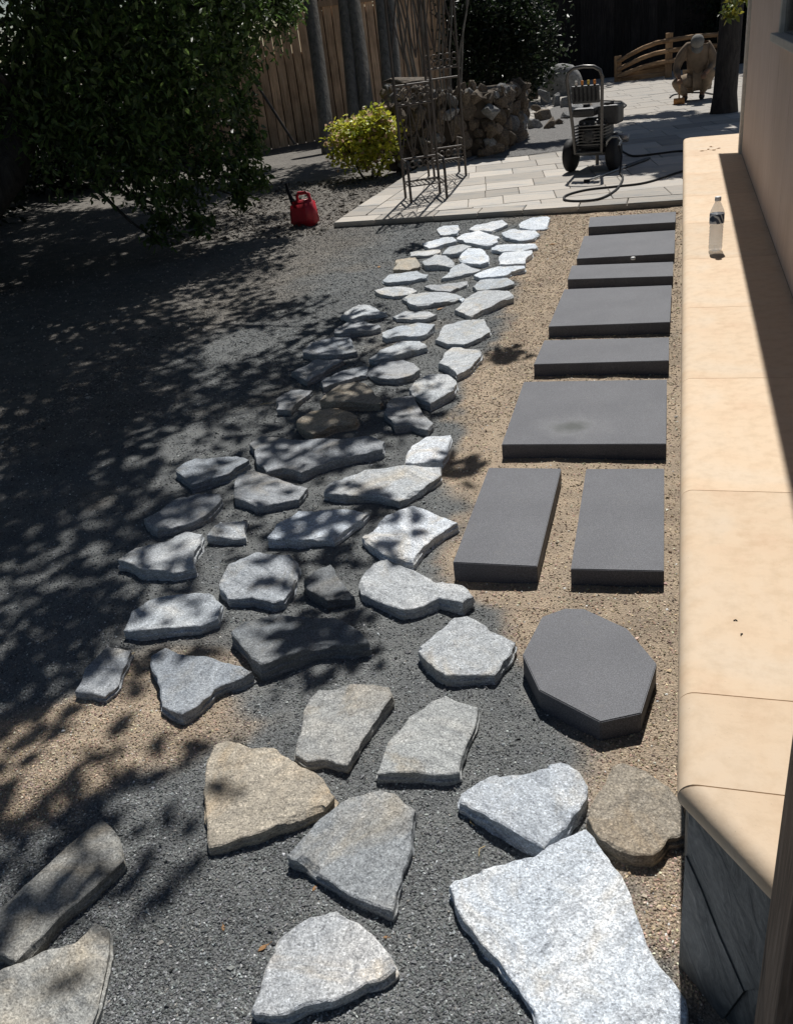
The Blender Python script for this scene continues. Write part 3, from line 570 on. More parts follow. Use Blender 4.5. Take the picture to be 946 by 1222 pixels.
# ------------------------------------------------------------------ flagstones
def rough_outline(poly, seg, rng):
    out = []; n = len(poly)
    def rec(a, b, amp, lv):
        L = (b-a).length
        if L < seg or lv > 6: out.append(a); return
        nr = Vector(((b-a).y, -(b-a).x))/max(L, 1e-6); m = a.lerp(b, rng.uniform(.4, .6))+nr*max(-.08, min(.08, rng.gauss(0, .06)))*L*amp
        rec(a, m, amp*.85, lv+1); rec(m, b, amp*.85, lv+1)
    for i in range(n): rec(poly[i], poly[(i+1) % n], .8, 0)
    m = len(out); return [out[i]*.94+(out[i-1]+out[(i+1) % m])*.03 for i in range(m)]
def normals2(pts):
    m = len(pts); out = []
    for i in range(m):
        t = pts[(i+1) % m]-pts[i-1]; out.append(Vector((t.y, -t.x)).normalized() if t.length > 1e-9 else Vector((0, 0)))
    return out
def flagstone(k, h, col, label, px):
    rng = random.Random(100+k); h = h*.54
    P = [G(px[i], px[i+1], h) for i in range(0, len(px), 2)]; P = [Vector((p.x, p.y)) for p in P]
    ar = sum(P[i].x*P[(i+1) % len(P)].y-P[(i+1) % len(P)].x*P[i].y for i in range(len(P)))/2
    if ar < 0: P.reverse(); ar = -ar
    c = sum(P, Vector((0, 0)))/len(P); P = [p-c for p in P]; dist = c.length
    seg = max(.009, min(.03, dist*.0065)); O = rough_outline(P, seg, rng); m = len(O); N = normals2(O)
    sd = rng.uniform(0, 99); tx, ty = rng.uniform(-.035, .035), rng.uniform(-.03, .03)
    bev = [.003+.006*max(0, mnoise.noise((p.x*14+sd, p.y*14, 4.2)))+(.012 if mnoise.noise((p.x*6+sd, p.y*6, 9.1)) > .38 else 0) for p in O]
    R0 = [O[i]-N[i]*bev[i]*.9 for i in range(m)]
    def top(p):
        q = mnoise.noise((p.x*4+sd, p.y*4, sd)); w = mnoise.noise((p.x*9+sd, p.y*6, sd+7))
        ledge = .004*(1/(1+math.exp(-60*(w-.1))))-.005*(1/(1+math.exp(-60*(q-.25))))+.0025*(1/(1+math.exp(-60*(w+.2))))
        return h+p.x*tx+p.y*ty+.007*q+ledge+.003*mnoise.noise((p.x*19+sd, p.y*19, sd))+.0018*mnoise.noise((p.x*60+sd, p.y*60, sd))
    inner = []; st = seg*1.15; x0 = min(p.x for p in O); x1 = max(p.x for p in O); y0 = min(p.y for p in O); y1 = max(p.y for p in O)
    yy = y0
    while yy < y1:
        xx = x0
        while xx < x1: inner.append(Vector((xx+rng.uniform(-.3, .3)*st, yy+rng.uniform(-.3, .3)*st))); xx += st
        yy += st
    vo, _, fo, _, _, _ = delaunay_2d_cdt(R0+inner, [], [list(range(m))], 1, 1e-5)
    mb = MB(); mb.add([(p.x, p.y, top(p)) for p in vo], [tuple(f) for f in fo], True)
    rings = [[(p.x, p.y, top(p)) for p in R0]]
    rings.append([(O[i].x, O[i].y, top(R0[i])-min(bev[i]*.6, h*.4)) for i in range(m)])
    zb = -.025; s2 = rng.uniform(0, 50)
    for li, f in enumerate((.72, .66, .4, .34, .0)):
        row = []
        for i in range(m):
            d = .007*mnoise.noise((O[i].x*11+s2, O[i].y*11, (li+1)//2*3.1))+(.0, .003, .001, .004, .004)[li]
            p = O[i]+N[i]*d; row.append((p.x, p.y, zb+(h-zb)*f*(1+.1*mnoise.noise((O[i].x*9, O[i].y*9+s2, 1)))))
        rings.append(row)
    V = [p for r in rings for p in r]; F = []
    for r in range(len(rings)-1):
        for i in range(m): F.append((r*m+i, (r+1)*m+i, (r+1)*m+(i+1) % m, r*m+(i+1) % m))
    mb.add(V, F, False)
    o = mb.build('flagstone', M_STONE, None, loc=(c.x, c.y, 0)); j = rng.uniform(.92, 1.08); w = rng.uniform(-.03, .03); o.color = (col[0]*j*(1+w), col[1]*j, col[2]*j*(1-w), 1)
    tag(o, label, 'flagstone', 'flagstones laid out beside the slab path'); return o
for k, (h, col, lab, px) in enumerate(STONES): flagstone(k, h, col, lab, px)

# ------------------------------------------------------------------ seat wall
sw = empty('seat_wall', (.25, 4.5, 0)); tag(sw, 'long low seat wall with beige cap and dark slate facing', 'seat wall')
SWI = Matrix.Translation((-.25, -4.5, 0))
def W(o): o.matrix_parent_inverse = SWI; return o
W(MB().prism([(.072, 8.6), (.072, 1.125), (.2, .972), (.448, .972), (.448, 8.6)][::-1], -.03, .438).build('core', M_MORTAR, sw))
def cap(poly, rounded, z0=.44, z1=.5):
    """poly counter-clockwise, rounded = set of edge indices with a bullnose"""
    n = len(poly); r = (z1-z0)/2; V = []; F = []; lev = 13
    for k in range(lev):
        a = -math.pi/2+math.pi*k/(lev-1); z = (z0+z1)/2+r*math.sin(a); ins = r*(1-math.cos(a))
        ln = []
        for i in range(n):
            p, q = Vector(poly[i]), Vector(poly[(i+1) % n]); d = (q-p).normalized(); nr = Vector((-d.y, d.x))
            ln.append((p+nr*(ins if i in rounded else min(ins*.03, .0007)), d))
        for i in range(n):
            (p, d), (q, e) = ln[i-1], ln[i]; den = d.x*e.y-d.y*e.x; w = q-p; t = (w.x*e.y-w.y*e.x)/den
            s = p+d*t; V.append((s.x, s.y, z))
    for k in range(lev-1):
        for i in range(n): F.append((k*n+i, k*n+(i+1) % n, (k+1)*n+(i+1) % n, (k+1)*n+i))
    mb = MB(); c = (sum(p[0] for p in poly)/n, sum(p[1] for p in poly)/n)
    V = [(x-c[0], y-c[1], z) for x, y, z in V]
    mb.add(V, F+[tuple(range((lev-1)*n, lev*n)), tuple(reversed(range(n)))], True)
    o = W(mb.build('cap_stone', M_CAP, sw, loc=(c[0], c[1], 0))); o.data.set_sharp_from_angle(angle=rad(28)); return o
XL, XR = .034, .452
joints = [1.30, 2.08, 2.86, 3.64, 4.42, 5.2, 5.98, 6.76, 7.6]
for a, b in zip(joints[:-1], joints[1:]): cap([(XL, a+.0005), (XR, a+.0005), (XR, b-.0005), (XL, b-.0005)], {3})
cap([(XL, 7.6005), (.62, 7.6005), (.62, 8.68), (XL+.05, 8.68), (XL, 8.63)], {2, 3, 4})
cap([(XL, 1.0775), (XR, 1.0775), (XR, 1.2995), (XL, 1.2995)], {3})
cap([(XL, 1.0765), (.163, .912), (XR, .912), (XR, 1.0765)], {0})
# slate facing: irregular pieces on the cut end and the long side
def veneer(p0, p1, outline, t):
    """outline in (along 0..1, height m) on the vertical face from p0 to p1"""
    a, b = Vector(p0), Vector(p1); d = b-a; nr = Vector((d.y, -d.x)).normalized()
    n = len(outline); c = a+d*(sum(u for u, _ in outline)/n); rng = random.Random(int(c.x*1000+c.y*777)); V = []
    for k, off in ((0, 0), (1, t)):
        for u, z in outline:
            s = a+d*u+nr*off; V.append((s.x-c.x, s.y-c.y, z))
    cu = sum(u for u, _ in outline)/n; cz = sum(z for _, z in outline)/n; s = a+d*cu+nr*(t+.004); V.append((s.x-c.x, s.y-c.y, cz))
    F = [(i, (i+1) % n, n+(i+1) % n, n+i) for i in range(n)]+[(n+i, n+(i+1) % n, 2*n) for i in range(n)]
    mb = MB(); mb.add(V, F); bm = bmesh.new(); me = mb.mesh('slate_piece', M_SLATE); bm.from_mesh(me); bmesh.ops.recalc_face_normals(bm, faces=bm.faces); bm.to_mesh(me); bm.free()
    return W(link('slate_piece', me, sw, (c.x, c.y, 0)))
E0, E1 = (.0655, 1.121), (.196, .9645)
veneer(E0, E1, [(.02, .436), (.98, .436), (.98, .2), (.78, .13), (.45, .2), (.22, .26), (.02, .3)], .016)
veneer(E0, E1, [(.02, .2992), (.22, .2592), (.45, .1992), (.778, .1296), (.572, -.02), (.02, -.02)], .019)
veneer(E0, E1, [(.783, .1292), (.98, .1985), (.98, -.02), (.575, -.02)], .012)
vr = random.Random(8); yv = 1.127; 
while yv < 8.5:
    w = vr.uniform(.28, .5); y2 = min(yv+w, 8.6); hs = [-.02, vr.uniform(.1, .2), vr.uniform(.24, .34), .436]
    for za, zb in zip(hs[:-1], hs[1:]):
        veneer((.0715, y2), (.0715, yv), [(.01, za+.002), (.99, za+.002+vr.uniform(0, .012)), (.99, zb-.004), (.01, zb-.004-vr.uniform(0, .012))], vr.uniform(.005, .012))
    yv = y2

# ------------------------------------------------------------------ house
hs_ = empty('house', (2.5, 4.4, 0)); tag(hs_, 'house wall of pinkish tan vertical siding beside the seat wall', 'house')
HI = Matrix.Translation((-2.5, -4.4, 0))
def HW(o): o.matrix_parent_inverse = HI; return o
HW(MB().box((2.7, 4.28, 1.2), (4.47, 6.6, 2.46)).build('wall_core', M_MORTAR, hs_))
jy = [1.0, 1.45, 2.06, 2.67, 3.28, 3.89, 4.5, 5.11, 5.72, 6.33, 6.94, 7.5]
for a, b in zip(jy[:-1], jy[1:]):
    HW(MB().box((.4575, (a+b)/2, 1.452), (.013, b-a-.007, 1.9), bev=.002).build('siding_panel', M_SIDING, hs_))
HW(MB().box((.447, 7.565, 1.445), (.032, .115, 1.89), bev=.003).build('corner_board', M_WHITEPAINT, hs_))
HW(MB().box((.49, 7.64, 1.445), (.115, .03, 1.89), bev=.003).build('corner_board', M_WHITEPAINT, hs_))
HW(MB().box((2.8, 7.62, 1.2), (4.4, .02, 2.4)).build('end_wall', M_SIDING, hs_))
win = HW(MB().box((.44, 4.955, 1.82), (.03, .07, .86), bev=.003).box((.44, 3.85, 1.82), (.03, .07, .86), bev=.003).box((.44, 4.4, 2.24), (.03, 1.03, .06), bev=.003).build('window_frame', M_WHITEPAINT, hs_))
o = MB().box((.428, 4.4, 1.375), (.07, 1.24, .035), bev=.004).build('sill', M_WHITEPAINT, win)
o = MB().box((.446, 4.4, 1.80), (.006, 1.03, .81)).build('pane', plain('dark_window_glass', (.05, .06, .065), .08, .6), win)
sl = math.tan(rad(18)); EX, EY = .203, 8.86
def roofslab(mb, x0, x1, y0, y1, zb, th):
    zf = lambda x: zb+(x-EX)*sl
    V = [(x, y, zf(x)+t) for t in (0, th) for x, y in ((x0, y0), (x1, y0), (x1, y1), (x0, y1))]
    mb.add(V, [(3, 2, 1, 0), (4, 5, 6, 7), (0, 1, 5, 4), (1, 2, 6, 5), (2, 3, 7, 6), (3, 0, 4, 7)])
mb = MB(); roofslab(mb, EX+.02, 5.2, -.5, EY-.02, 2.40, .1); HW(mb.build('roof', plain('roof_shingle', (.12, .1, .09), .9, .1, var=.3), hs_))
HW(MB().box((EX+.01, (EY-.5)/2, 2.43), (.02, EY+.5, .16), bev=.003).build('fascia', M_WHITEPAINT, hs_))
mb = MB(); roofslab(mb, EX+.021, 5.2, EY-.02, EY, 2.36, .16); HW(mb.build('barge_board', M_WHITEPAINT, hs_))
post = MB().box((0, 0, 1.17), (.14, .14, 2.4), bev=.006).build('wooden_post', M_POSTWOOD, None, loc=(.228, .825, 0)); tag(post, 'rough brown wooden post standing at the cut end of the seat wall', 'post')
# ------------------------------------------------------------------ foliage helpers
def AT(px, py, depth):
    d = C_R*((px-473)/FPX) - C_U*((py-611)/FPX) + C_F
    return Vector((0, 0, CAM_H)) + d*depth
LT = np.array([[0, 0, 0], [-.27, .3, .09], [-.2, .68, .06], [0, 1, -.06], [.2, .68, .06], [.27, .3, .09]])
def leaves(name, clumps, size, cols, mat, seed, parent, wide=1.0, droop=.5, shell=.5):
    """clumps: (centre, (rx,ry,rz), count); leaf blades of about size spread through the clumps"""
    r = np.random.RandomState(seed); C = []; 
    for c, rd, n in clumps:
        u = r.normal(size=(n, 3)); u /= np.linalg.norm(u, axis=1)[:, None]; q = r.rand(n)**shell
        k = 1+.35*np.sin(u[:, :1]*5+c[0]*3)*np.cos(u[:, 1:2]*4+c[1]*2)
        C.append(np.array(c)[None]+u*k*q[:, None]*np.array(rd)[None])
    C = np.concatenate(C); n = len(C)
    d = r.normal(size=(n, 3)); d[:, 2] = d[:, 2]*.6-droop; d /= np.linalg.norm(d, axis=1)[:, None]
    up = r.normal(size=(n, 3))*.7+np.array([0, 0, 1.0]); x = np.cross(d, up); x /= np.linalg.norm(x, axis=1)[:, None]; zz = np.cross(x, d)
    s = size*r.uniform(.55, 1.3, n)
    V = C[:, None]+s[:, None, None]*(LT[None, :, 0:1]*wide*x[:, None]+LT[None, :, 1:2]*d[:, None]+LT[None, :, 2:3]*zz[:, None])
    b = 6*np.arange(n)[:, None]; F = np.concatenate([b+np.array([[0, 5, 4, 3]]), b+np.array([[0, 3, 2, 1]])])
    cols = np.array(cols); cc = cols[r.randint(0, len(cols), n)]*r.uniform(.7, 1.3, (n, 1))
    o = link(name, np_mesh(name, V.reshape(-1, 3), F, mat, np.repeat(np.clip(cc, 0, 1), 6, 0)), parent)
    return o
def wob(a, b, n, amp, rng):
    a, b = Vector(a), Vector(b); out = []
    for i in range(n+1):
        t = i/n; k = math.sin(math.pi*t)*amp; out.append(a.lerp(b, t)+Vector((rng.uniform(-k, k), rng.uniform(-k, k), rng.uniform(-k, k))))
    return out
GREEN = [(.04, .07, .02), (.06, .1, .026), (.035, .058, .02), (.085, .13, .034)]
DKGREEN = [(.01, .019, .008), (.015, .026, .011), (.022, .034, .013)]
tr = random.Random(21)

# ---- the big tree on the shaded side
tree = empty('shade_tree', (-5.6, 6.3, 0)); tag(tree, 'large leafy tree with low hanging branches shading the dark ground', 'tree')
TI = Matrix.Translation((5.6, -6.3, 0))
def TW(o): o.matrix_parent_inverse = TI; return o
tb = [Vector((-5.75, 6.2, -.1)), Vector((-5.72, 6.25, .5)), AT(12, 205, 7.35), AT(35, 130, 7.5), AT(75, 45, 7.8), Vector((-5.1, 7.6, 3.1)), Vector((-4.6, 8.0, 4.4))]
TW(MB().tube(tb, [.2, .16, .14, .13, .12, .1, .06], 12).build('trunk', M_BARK, tree))
XB = np.array([[-2, -2.2], [0, -1.6], [.7, -1.25], [1.0, -1.12], [1.3, -1.3], [1.5, -1.22], [1.64, -1.0], [2.0, -.95], [3.2, -1.0], [4.0, -1.15], [4.7, -1.45], [5.3, -2.0], [6, -2.55], [7, -3.0], [8.1, -3.35], [9.5, -4.6], [10.6, -5.4]])
clumps = []; tips = []
def shade_clump(tx, ty, h, r, n, sparse=1.0):
    c = Vector((tx, ty, 0))+SUN*(h/SUN.z); clumps.append(((c.x, c.y, c.z), (r, r, r*.6), int(n*sparse))); tips.append(c)
ty = -1.6  # clumps begin behind the view: unseen crown added there to cut sky light
while ty < 10.5:
    xb = float(np.interp(ty, XB[:, 0], XB[:, 1])); tx = xb-.28
    while tx > -10.5:
        dpt = xb-tx; edge = dpt < .75
        for l in range(1 if dpt < 1.05 else (2 if dpt < 1.6 else (3 if ty < 5.5 else 4))):
            if edge and tr.random() < .32: continue
            if (tx+1.45)**2+(ty-1.8)**2 < .16 and tr.random() < .6: continue
            h = tr.uniform(2.9, 4.6) if edge else tr.uniform(3.0, 6.5); r = tr.uniform(.3, .46) if edge else tr.uniform(.42, .6)
            shade_clump(tx+tr.uniform(-.2, .2), ty+tr.uniform(-.3, .3), h, r, 230*r/.5 if edge else (260 if dpt < 1.5 else 300), 1)
        tx -= .55 if edge else .85
    ty += .62
for tx, ty, r, n in ((-.86, 4.55, .12, 60), (-.82, 3.15, .1, 50), (-1.0, 1.95, .2, 120), (-2.1, 7.2, .12, 40)): shade_clump(tx, ty, 3.2, r, n)
for _ in range(26): shade_clump(tr.uniform(-7.0, -4.4), tr.uniform(10.5, 13.0), tr.uniform(3.6, 5), tr.uniform(.4, .55), 420)
TW(leaves('crown', clumps, .1, GREEN, M_LEAF, 31, tree, 1.1))
low = []
def lc(px, py, d, r, n, fy=1.0): p = AT(px, py, d); low.append(((p.x, p.y, p.z), (r, r, r*fy), int(n*1.25))); tips.append(p)
for a in ((40, 40, 7.0, .75, 1500), (120, 20, 7.4, .7, 1500), (200, 30, 7.6, .65, 1500), (265, 15, 8.2, .5, 1300), (318, 5, 8.4, .4, 900), (338, 2, 8.5, .2, 260),
          (60, 110, 7.0, .5, 900), (140, 100, 7.3, .6, 1300), (215, 95, 7.7, .5, 1200), (275, 75, 8.2, .3, 520), (160, 165, 7.4, .5, 900), (230, 140, 7.8, .38, 650), (285, 125, 8.2, .22, 260),
          (255, 195, 8.0, .28, 360), (290, 200, 8.3, .25, 360), (300, 165, 8.3, .18, 160), (215, 225, 7.9, .27, 350), (285, 235, 8.3, .14, 140), (195, 265, 7.9, .2, 180), (235, 265, 8.0, .16, 140), (170, 205, 7.5, .35, 500), (90, 180, 7.1, .4, 450),
          (185, 285, 7.9, .1, 40), (310, 215, 8.3, .1, 60)): lc(*a)
TW(leaves('low_foliage', low, .072, GREEN+[(.08, .14, .035), (.12, .18, .05)], M_LEAF, 32, tree, .85, .75, .6))
mb = MB()
src = [tb[3], tb[4], tb[5], tb[6]]
for i, p in enumerate(tips):
    if i < len(clumps) and i % 6: continue
    a = min(src, key=lambda s: (s-p).length+(0 if s.z <= p.z+.6 else 1)); mb.tube(wob(a, p, 5, .12, tr), [.04, .034, .028, .02, .013, .006], 5)
TW(mb.build('branches', M_BARK, tree))

# ---- tree behind the house corner
rt = empty('patio_tree', (.62, 14.55, 0)); tag(rt, 'tree trunk standing on the patio beyond the house corner', 'tree')
RI = Matrix.Translation((-.62, -14.55, 0))
def RW(o): o.matrix_parent_inverse = RI; return o
RW(MB().tube([(.6, 14.55, -.05), (.6, 14.55, .3), (.63, 14.57, 1.5), (.7, 14.7, 3), (.5, 15.4, 4.6), (.2, 16.2, 6.2)], [.21, .165, .15, .14, .11, .05], 14).build('trunk', M_BARK, rt))
clumps = []; tips = []
for px, py, r, n in ((770, 190, .5, 420), (800, 195, .5, 420), (745, 182, .4, 330), (790, 175, .6, 520), (820, 180, .5, 420), (720, 172, .35, 240), (770, 165, .6, 520), (810, 160, .6, 520), (740, 157, .35, 240), (780, 150, .6, 420), (830, 150, .6, 520),
                     (640, 178, .3, 170), (600, 180, .3, 170), (668, 175, .25, 120), (575, 186, .2, 80), (700, 190, .12, 40), (760, 205, .2, 90), (810, 208, .25, 130), (850, 170, .5, 400), (850, 200, .5, 300), (755, 140, .3, 160), (850, 140, .6, 400), (800, 137, .4, 300)):
    g = G(px, py, PZ); shade_clump(g.x, g.y, tr.uniform(4.2, 6.0), r, n*(4.0 if r > .32 else 1.6))
RW(leaves('crown', clumps, .12, GREEN, M_LEAF, 33, rt, 1.1))
mb = MB()
for p in tips[::2]: mb.tube(wob((.5, 15.4, 4.6), p, 5, .15, tr), [.05, .04, .03, .022, .014, .007], 5)
RW(mb.build('branches', M_BARK, rt))
yb = AT(872, 12, 9.6); br = empty('leafy_twig', yb); tag(br, 'sunlit yellow-green twig hanging by the house corner', 'branch')
o = leaves('leaves', [((0, 0, 0), (.11, .1, .1), 110), ((.1, .05, .12), (.12, .1, .08), 60)], .07, [(.32, .3, .04), (.2, .22, .04), (.12, .16, .04)], M_YLEAF, 34, br)
MB().tube([(0, 0, -.05), (.04, .02, .1), (.14, .1, .4)], [.003, .005, .009], 5).build('stem', M_BARK, br)

# ---- trees beyond the back fence
for i, (tx, ty) in enumerate(((-7.5, 26.5), (-3.5, 27.5), (.6, 27), (4.6, 26))):
    t = empty('back_tree', (tx, ty, 0)); tag(t, 'tall dark tree standing beyond the dark back fence', 'tree', 'tall trees beyond the back fence')
    MB().tube([(0, 0, -.1), (0, .1, 2.5), (.2, 0, 5.5), (0, .1, 8)], [.25, .2, .14, .05], 10).build('trunk', M_BARK, t)
    cl = [((tr.uniform(-2, 2), tr.uniform(-1.6, 1.2), tr.uniform(2.4, 8.0)), (1.3, 1.2, .9), 420) for _ in range(18)]
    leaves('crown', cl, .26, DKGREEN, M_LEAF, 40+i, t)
for i, (tx, ty) in enumerate(((-12.5, 9.5), (-12, 14), (-11, 19), (-10.5, 6.8))):
    t = empty('side_tree', (tx, ty, 0)); tag(t, 'dense dark tree closing the shaded side of the yard', 'tree', 'dense trees behind the shrubs of the shaded side')
    MB().tube([(0, 0, -.1), (0, .1, 2.5), (.2, 0, 5)], [.25, .2, .1], 10).build('trunk', M_BARK, t)
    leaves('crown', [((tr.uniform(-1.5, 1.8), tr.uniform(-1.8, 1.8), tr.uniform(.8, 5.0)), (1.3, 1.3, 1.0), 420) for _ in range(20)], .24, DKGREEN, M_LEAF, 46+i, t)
# ---- shrubs in front of it
def shrub(name, loc, label, cl, size, cols, mat, seed, group=None, stems=6, h=.6, wide=1.0):
    t = empty(name, loc); tag(t, label, 'shrub', group); leaves('foliage', cl, size, cols, mat, seed, t, wide, .1)
    mb = MB()
    for k in range(stems):
        a = tr.uniform(0, 6.28); mb.tube(wob((.06*math.cos(a), .06*math.sin(a), -.05), (cl[0][1][0]*.7*math.cos(a), cl[0][1][1]*.7*math.sin(a), h), 4, .04, tr), [.014, .012, .01, .008, .004], 5)
    mb.build('stems', M_BARK, t); return t
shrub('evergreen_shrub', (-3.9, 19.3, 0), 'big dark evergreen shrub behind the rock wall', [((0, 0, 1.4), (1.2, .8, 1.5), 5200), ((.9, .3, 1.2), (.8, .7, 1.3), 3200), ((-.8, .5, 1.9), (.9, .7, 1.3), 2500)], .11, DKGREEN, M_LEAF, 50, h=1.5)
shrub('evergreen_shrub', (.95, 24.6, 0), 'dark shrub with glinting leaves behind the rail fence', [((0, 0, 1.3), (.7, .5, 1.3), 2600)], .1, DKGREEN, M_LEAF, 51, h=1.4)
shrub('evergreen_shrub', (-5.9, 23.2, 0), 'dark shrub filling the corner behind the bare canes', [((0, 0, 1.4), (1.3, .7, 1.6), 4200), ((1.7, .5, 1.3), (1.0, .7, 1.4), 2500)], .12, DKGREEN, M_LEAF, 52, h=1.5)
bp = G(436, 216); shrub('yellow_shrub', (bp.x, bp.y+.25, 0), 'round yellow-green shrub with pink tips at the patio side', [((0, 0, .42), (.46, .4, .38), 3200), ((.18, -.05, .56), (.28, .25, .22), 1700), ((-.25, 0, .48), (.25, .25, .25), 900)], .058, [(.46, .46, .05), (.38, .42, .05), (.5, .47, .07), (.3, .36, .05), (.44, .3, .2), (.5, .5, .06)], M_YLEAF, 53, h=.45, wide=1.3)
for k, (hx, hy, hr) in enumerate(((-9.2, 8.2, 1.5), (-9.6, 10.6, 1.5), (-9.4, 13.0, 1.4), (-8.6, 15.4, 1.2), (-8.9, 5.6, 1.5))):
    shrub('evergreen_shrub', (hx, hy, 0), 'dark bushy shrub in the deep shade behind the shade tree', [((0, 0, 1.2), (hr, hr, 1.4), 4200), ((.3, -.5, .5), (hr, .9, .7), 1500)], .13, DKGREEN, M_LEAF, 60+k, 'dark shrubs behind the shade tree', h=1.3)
# bare canes behind the arbor
cn = empty('cane_shrub', (-4.1, 16.5, 0)); tag(cn, 'bare brown canes rising behind the rock wall and arbor', 'shrub')
for k in range(15):
    x0 = tr.uniform(-.7, .75); MB().tube(wob((x0*.5, tr.uniform(-.2, .2), -.02), (x0*1.15, tr.uniform(-.3, .3), 2.7+tr.uniform(-.4, .3)), 5, .06, tr), [.022, .02, .018, .016, .012, .008], 6).build('cane', M_LOG, cn)

# ------------------------------------------------------------------ side fence
fen = empty('side_fence', tuple(AT(390, 170, 15.6)[:2])+(0,)); tag(fen, 'weathered cedar board fence with lattice top', 'fence'); FI = Matrix.Translation(fen.location).inverted()
def FW(o): o.matrix_parent_inverse = FI; return o
A_ = AT(205, 100, 14.6); B_ = AT(540, 60, 17.2); A_.z = B_.z = 0; fd = (B_-A_); fl = fd.length; fd.normalize(); fnr = Vector((fd.y, -fd.x, 0)); fa = math.atan2(fd.y, fd.x)
nb = int(fl/.178); topz = lambda s: 1.52+.62*min(1, max(0, (s-1.2)/1.35))
for k in range(nb):
    s = (k+.5)*.178; c = A_+fd*s; z1 = topz(s)+tr.uniform(-.012, .012)
    FW(MB().box((0, 0, z1/2-.02), (.158, .02, z1+.04), Matrix.Rotation(tr.uniform(-.006, .006), 3, 'Y'), bev=.003).build('board', M_FENCE, fen, loc=(c.x, c.y, 0), rot=(0, 0, fa+tr.uniform(-.03, .03))))
c = A_+fd*(fl/2)-fnr*.03; FW(MB().box((0, 0, .74), (fl, .012, 1.46)).box((1.3, 0, 1.75), (fl-2.7, .012, .55)).build('backing', M_FENCE_DARK, fen, loc=(c.x, c.y, 0), rot=(0, 0, fa)))  # dark sheet added behind the boards to keep light out of the gaps
for s0, s1, z in ((2.6, fl, 2.17),):
    c = A_+fd*((s0+s1)/2)+fnr*.03; FW(MB().box((0, 0, z), (s1-s0, .05, .09), bev=.004).build('rail', M_FENCE, fen, loc=(c.x, c.y, 0), rot=(0, 0, fa)))
mb = MB(); k = 0; w = fl-2.6; h = .45; x = -h
while x < w:
    for sg in (1, -1):
        a, b = (x, x+h) if sg > 0 else (x+h, x); t0, t1 = 0, 1
        if min(a, b) < 0 or max(a, b) > w: continue
        mb.box(((a+b)/2, .008*sg, 2.21+h/2), (h*1.414, .012, .03), Matrix.Rotation(-math.pi/4*(1 if b > a else -1), 3, 'Y'))
    x += .085
c = A_+fd*2.6; FW(mb.build('lattice', M_FENCE, fen, loc=(c.x, c.y, 0), rot=(0, 0, fa)))
for (bx, by, tx, r, lab) in ((391, 170, 366, .115, 'grey log post leaning on the fence, apart from the other logs'), (424, 158, 407, .1, 'grey log post standing close beside the thickest log'), (440, 152, 417, .12, 'thickest grey log post against the fence boards'), (466, 140, 452, .1, 'grey log post next to the white pipe'), (477, 140, 463, .07, 'thinnest grey log post beside the arbor')):
    dp = 14.3; p0 = AT(bx, by, dp); p1 = AT(tx, -30, dp+.1); p0g = p0+(p0-p1)*((p0.z+.05)/(p1.z-p0.z))
    o = MB().tube([Vector((0, 0, 0)), (p1-p0g)*.5+Vector((.01, 0, 0)), p1-p0g, (p1-p0g)*1.15], [r*1.05, r, r*.93, r*.9], 14).build('log_post', M_LOG, None, loc=p0g); tag(o, lab, 'post', 'grey logs along the fence')
p0 = AT(468, 136, 13.2); p1 = AT(464, 98, 13.2); q = p1-p0; base = p0+(p0-p1)*((p0.z+.02)/q.z)
pipe = MB().tube([Vector((0, 0, 0)), p1-base], .018, 10).build('white_pipe', M_WHITEPAINT, None, loc=base); tag(pipe, 'thin white pipe standing beside the rock wall', 'pipe')
MB().lathe([(.0, .02), (.035, .012), (.035, -.02), (.02, -.03)], p1-base, 12).build('pipe_cap', M_WHITEPAINT, pipe)
a = AT(292, 78, 12.6); b = AT(352, 172, 12.9); o = MB().tube([Vector((0, 0, 0)), (a-b)*.5, a-b], .02, 6).build('stick', M_BLACKMETAL, None, loc=b); tag(o, 'dark pole slanting across the fence boards', 'pole')

# dark back fence
bf = empty('back_fence', (-.5, 24.9, 0)); tag(bf, 'very dark board fence closing the far end of the yard', 'fence')
for k in range(68):
    x = -9.5+k*.2; MB().box((0, 0, 1.1), (.212, .016, 2.25+tr.uniform(-.02, .02)), bev=.003).build('board', M_FENCE_DARK, bf, loc=(x+.5, .012*(k % 2)+tr.uniform(-.002, .002), 0))
MB().box((0, .03, .5), (13.6, .04, .09)).box((0, .03, 1.8), (13.6, .04, .09)).build('rail', M_FENCE_DARK, bf, loc=(-2.3, 0, 0))
MB().lathe([(.0, .1), (.06, .06), (.1, 0), (.04, -.05)], (0, 0, 0), 12).build('yard_lamp', M_WHITEPAINT, bf, loc=tuple(Vector((-.42+.5, -.12, 1.62))))

# low rail fence with rising rails
P0 = G(737, 97, PZ); P1 = G(797, 92, PZ); P2 = G(858, 86, PZ)
rf = empty('rail_fence', P1); tag(rf, 'low wooden rail fence with rising rails behind the crouching person', 'fence')
for P, h in ((P0, .52), (P1, .86), (P2, .78)): MB().box((0, 0, h/2-.02), (.15, .13, h+.04), bev=.008).build('post', m_wood('cedar_post', (.36, .23, .13), (.48, .33, .2)) if P is P0 else bpy.data.materials['cedar_post'], rf, loc=P-P1)
for za, zb, ye in ((.4, .72, .0), (.24, .52, 0.0), (.1, .32, 0.0)):
    pts = [P0.lerp(P1, t)+Vector((0, -.07, za+(zb-za)*math.sin(t*math.pi/2))) for t in (0, .25, .5, .75, 1)]
    for i in range(1): MB().tube([p-P1 for p in pts], .045, 8).build('rail', M_RAILWOOD, rf)
    pts = [P1.lerp(P2, t)+Vector((0, -.07, zb+.02*math.sin(t*math.pi))) for t in (0, .5, 1)]; MB().tube([p-P1 for p in pts], .045, 8).build('rail', M_RAILWOOD, rf)
d = P1-P0
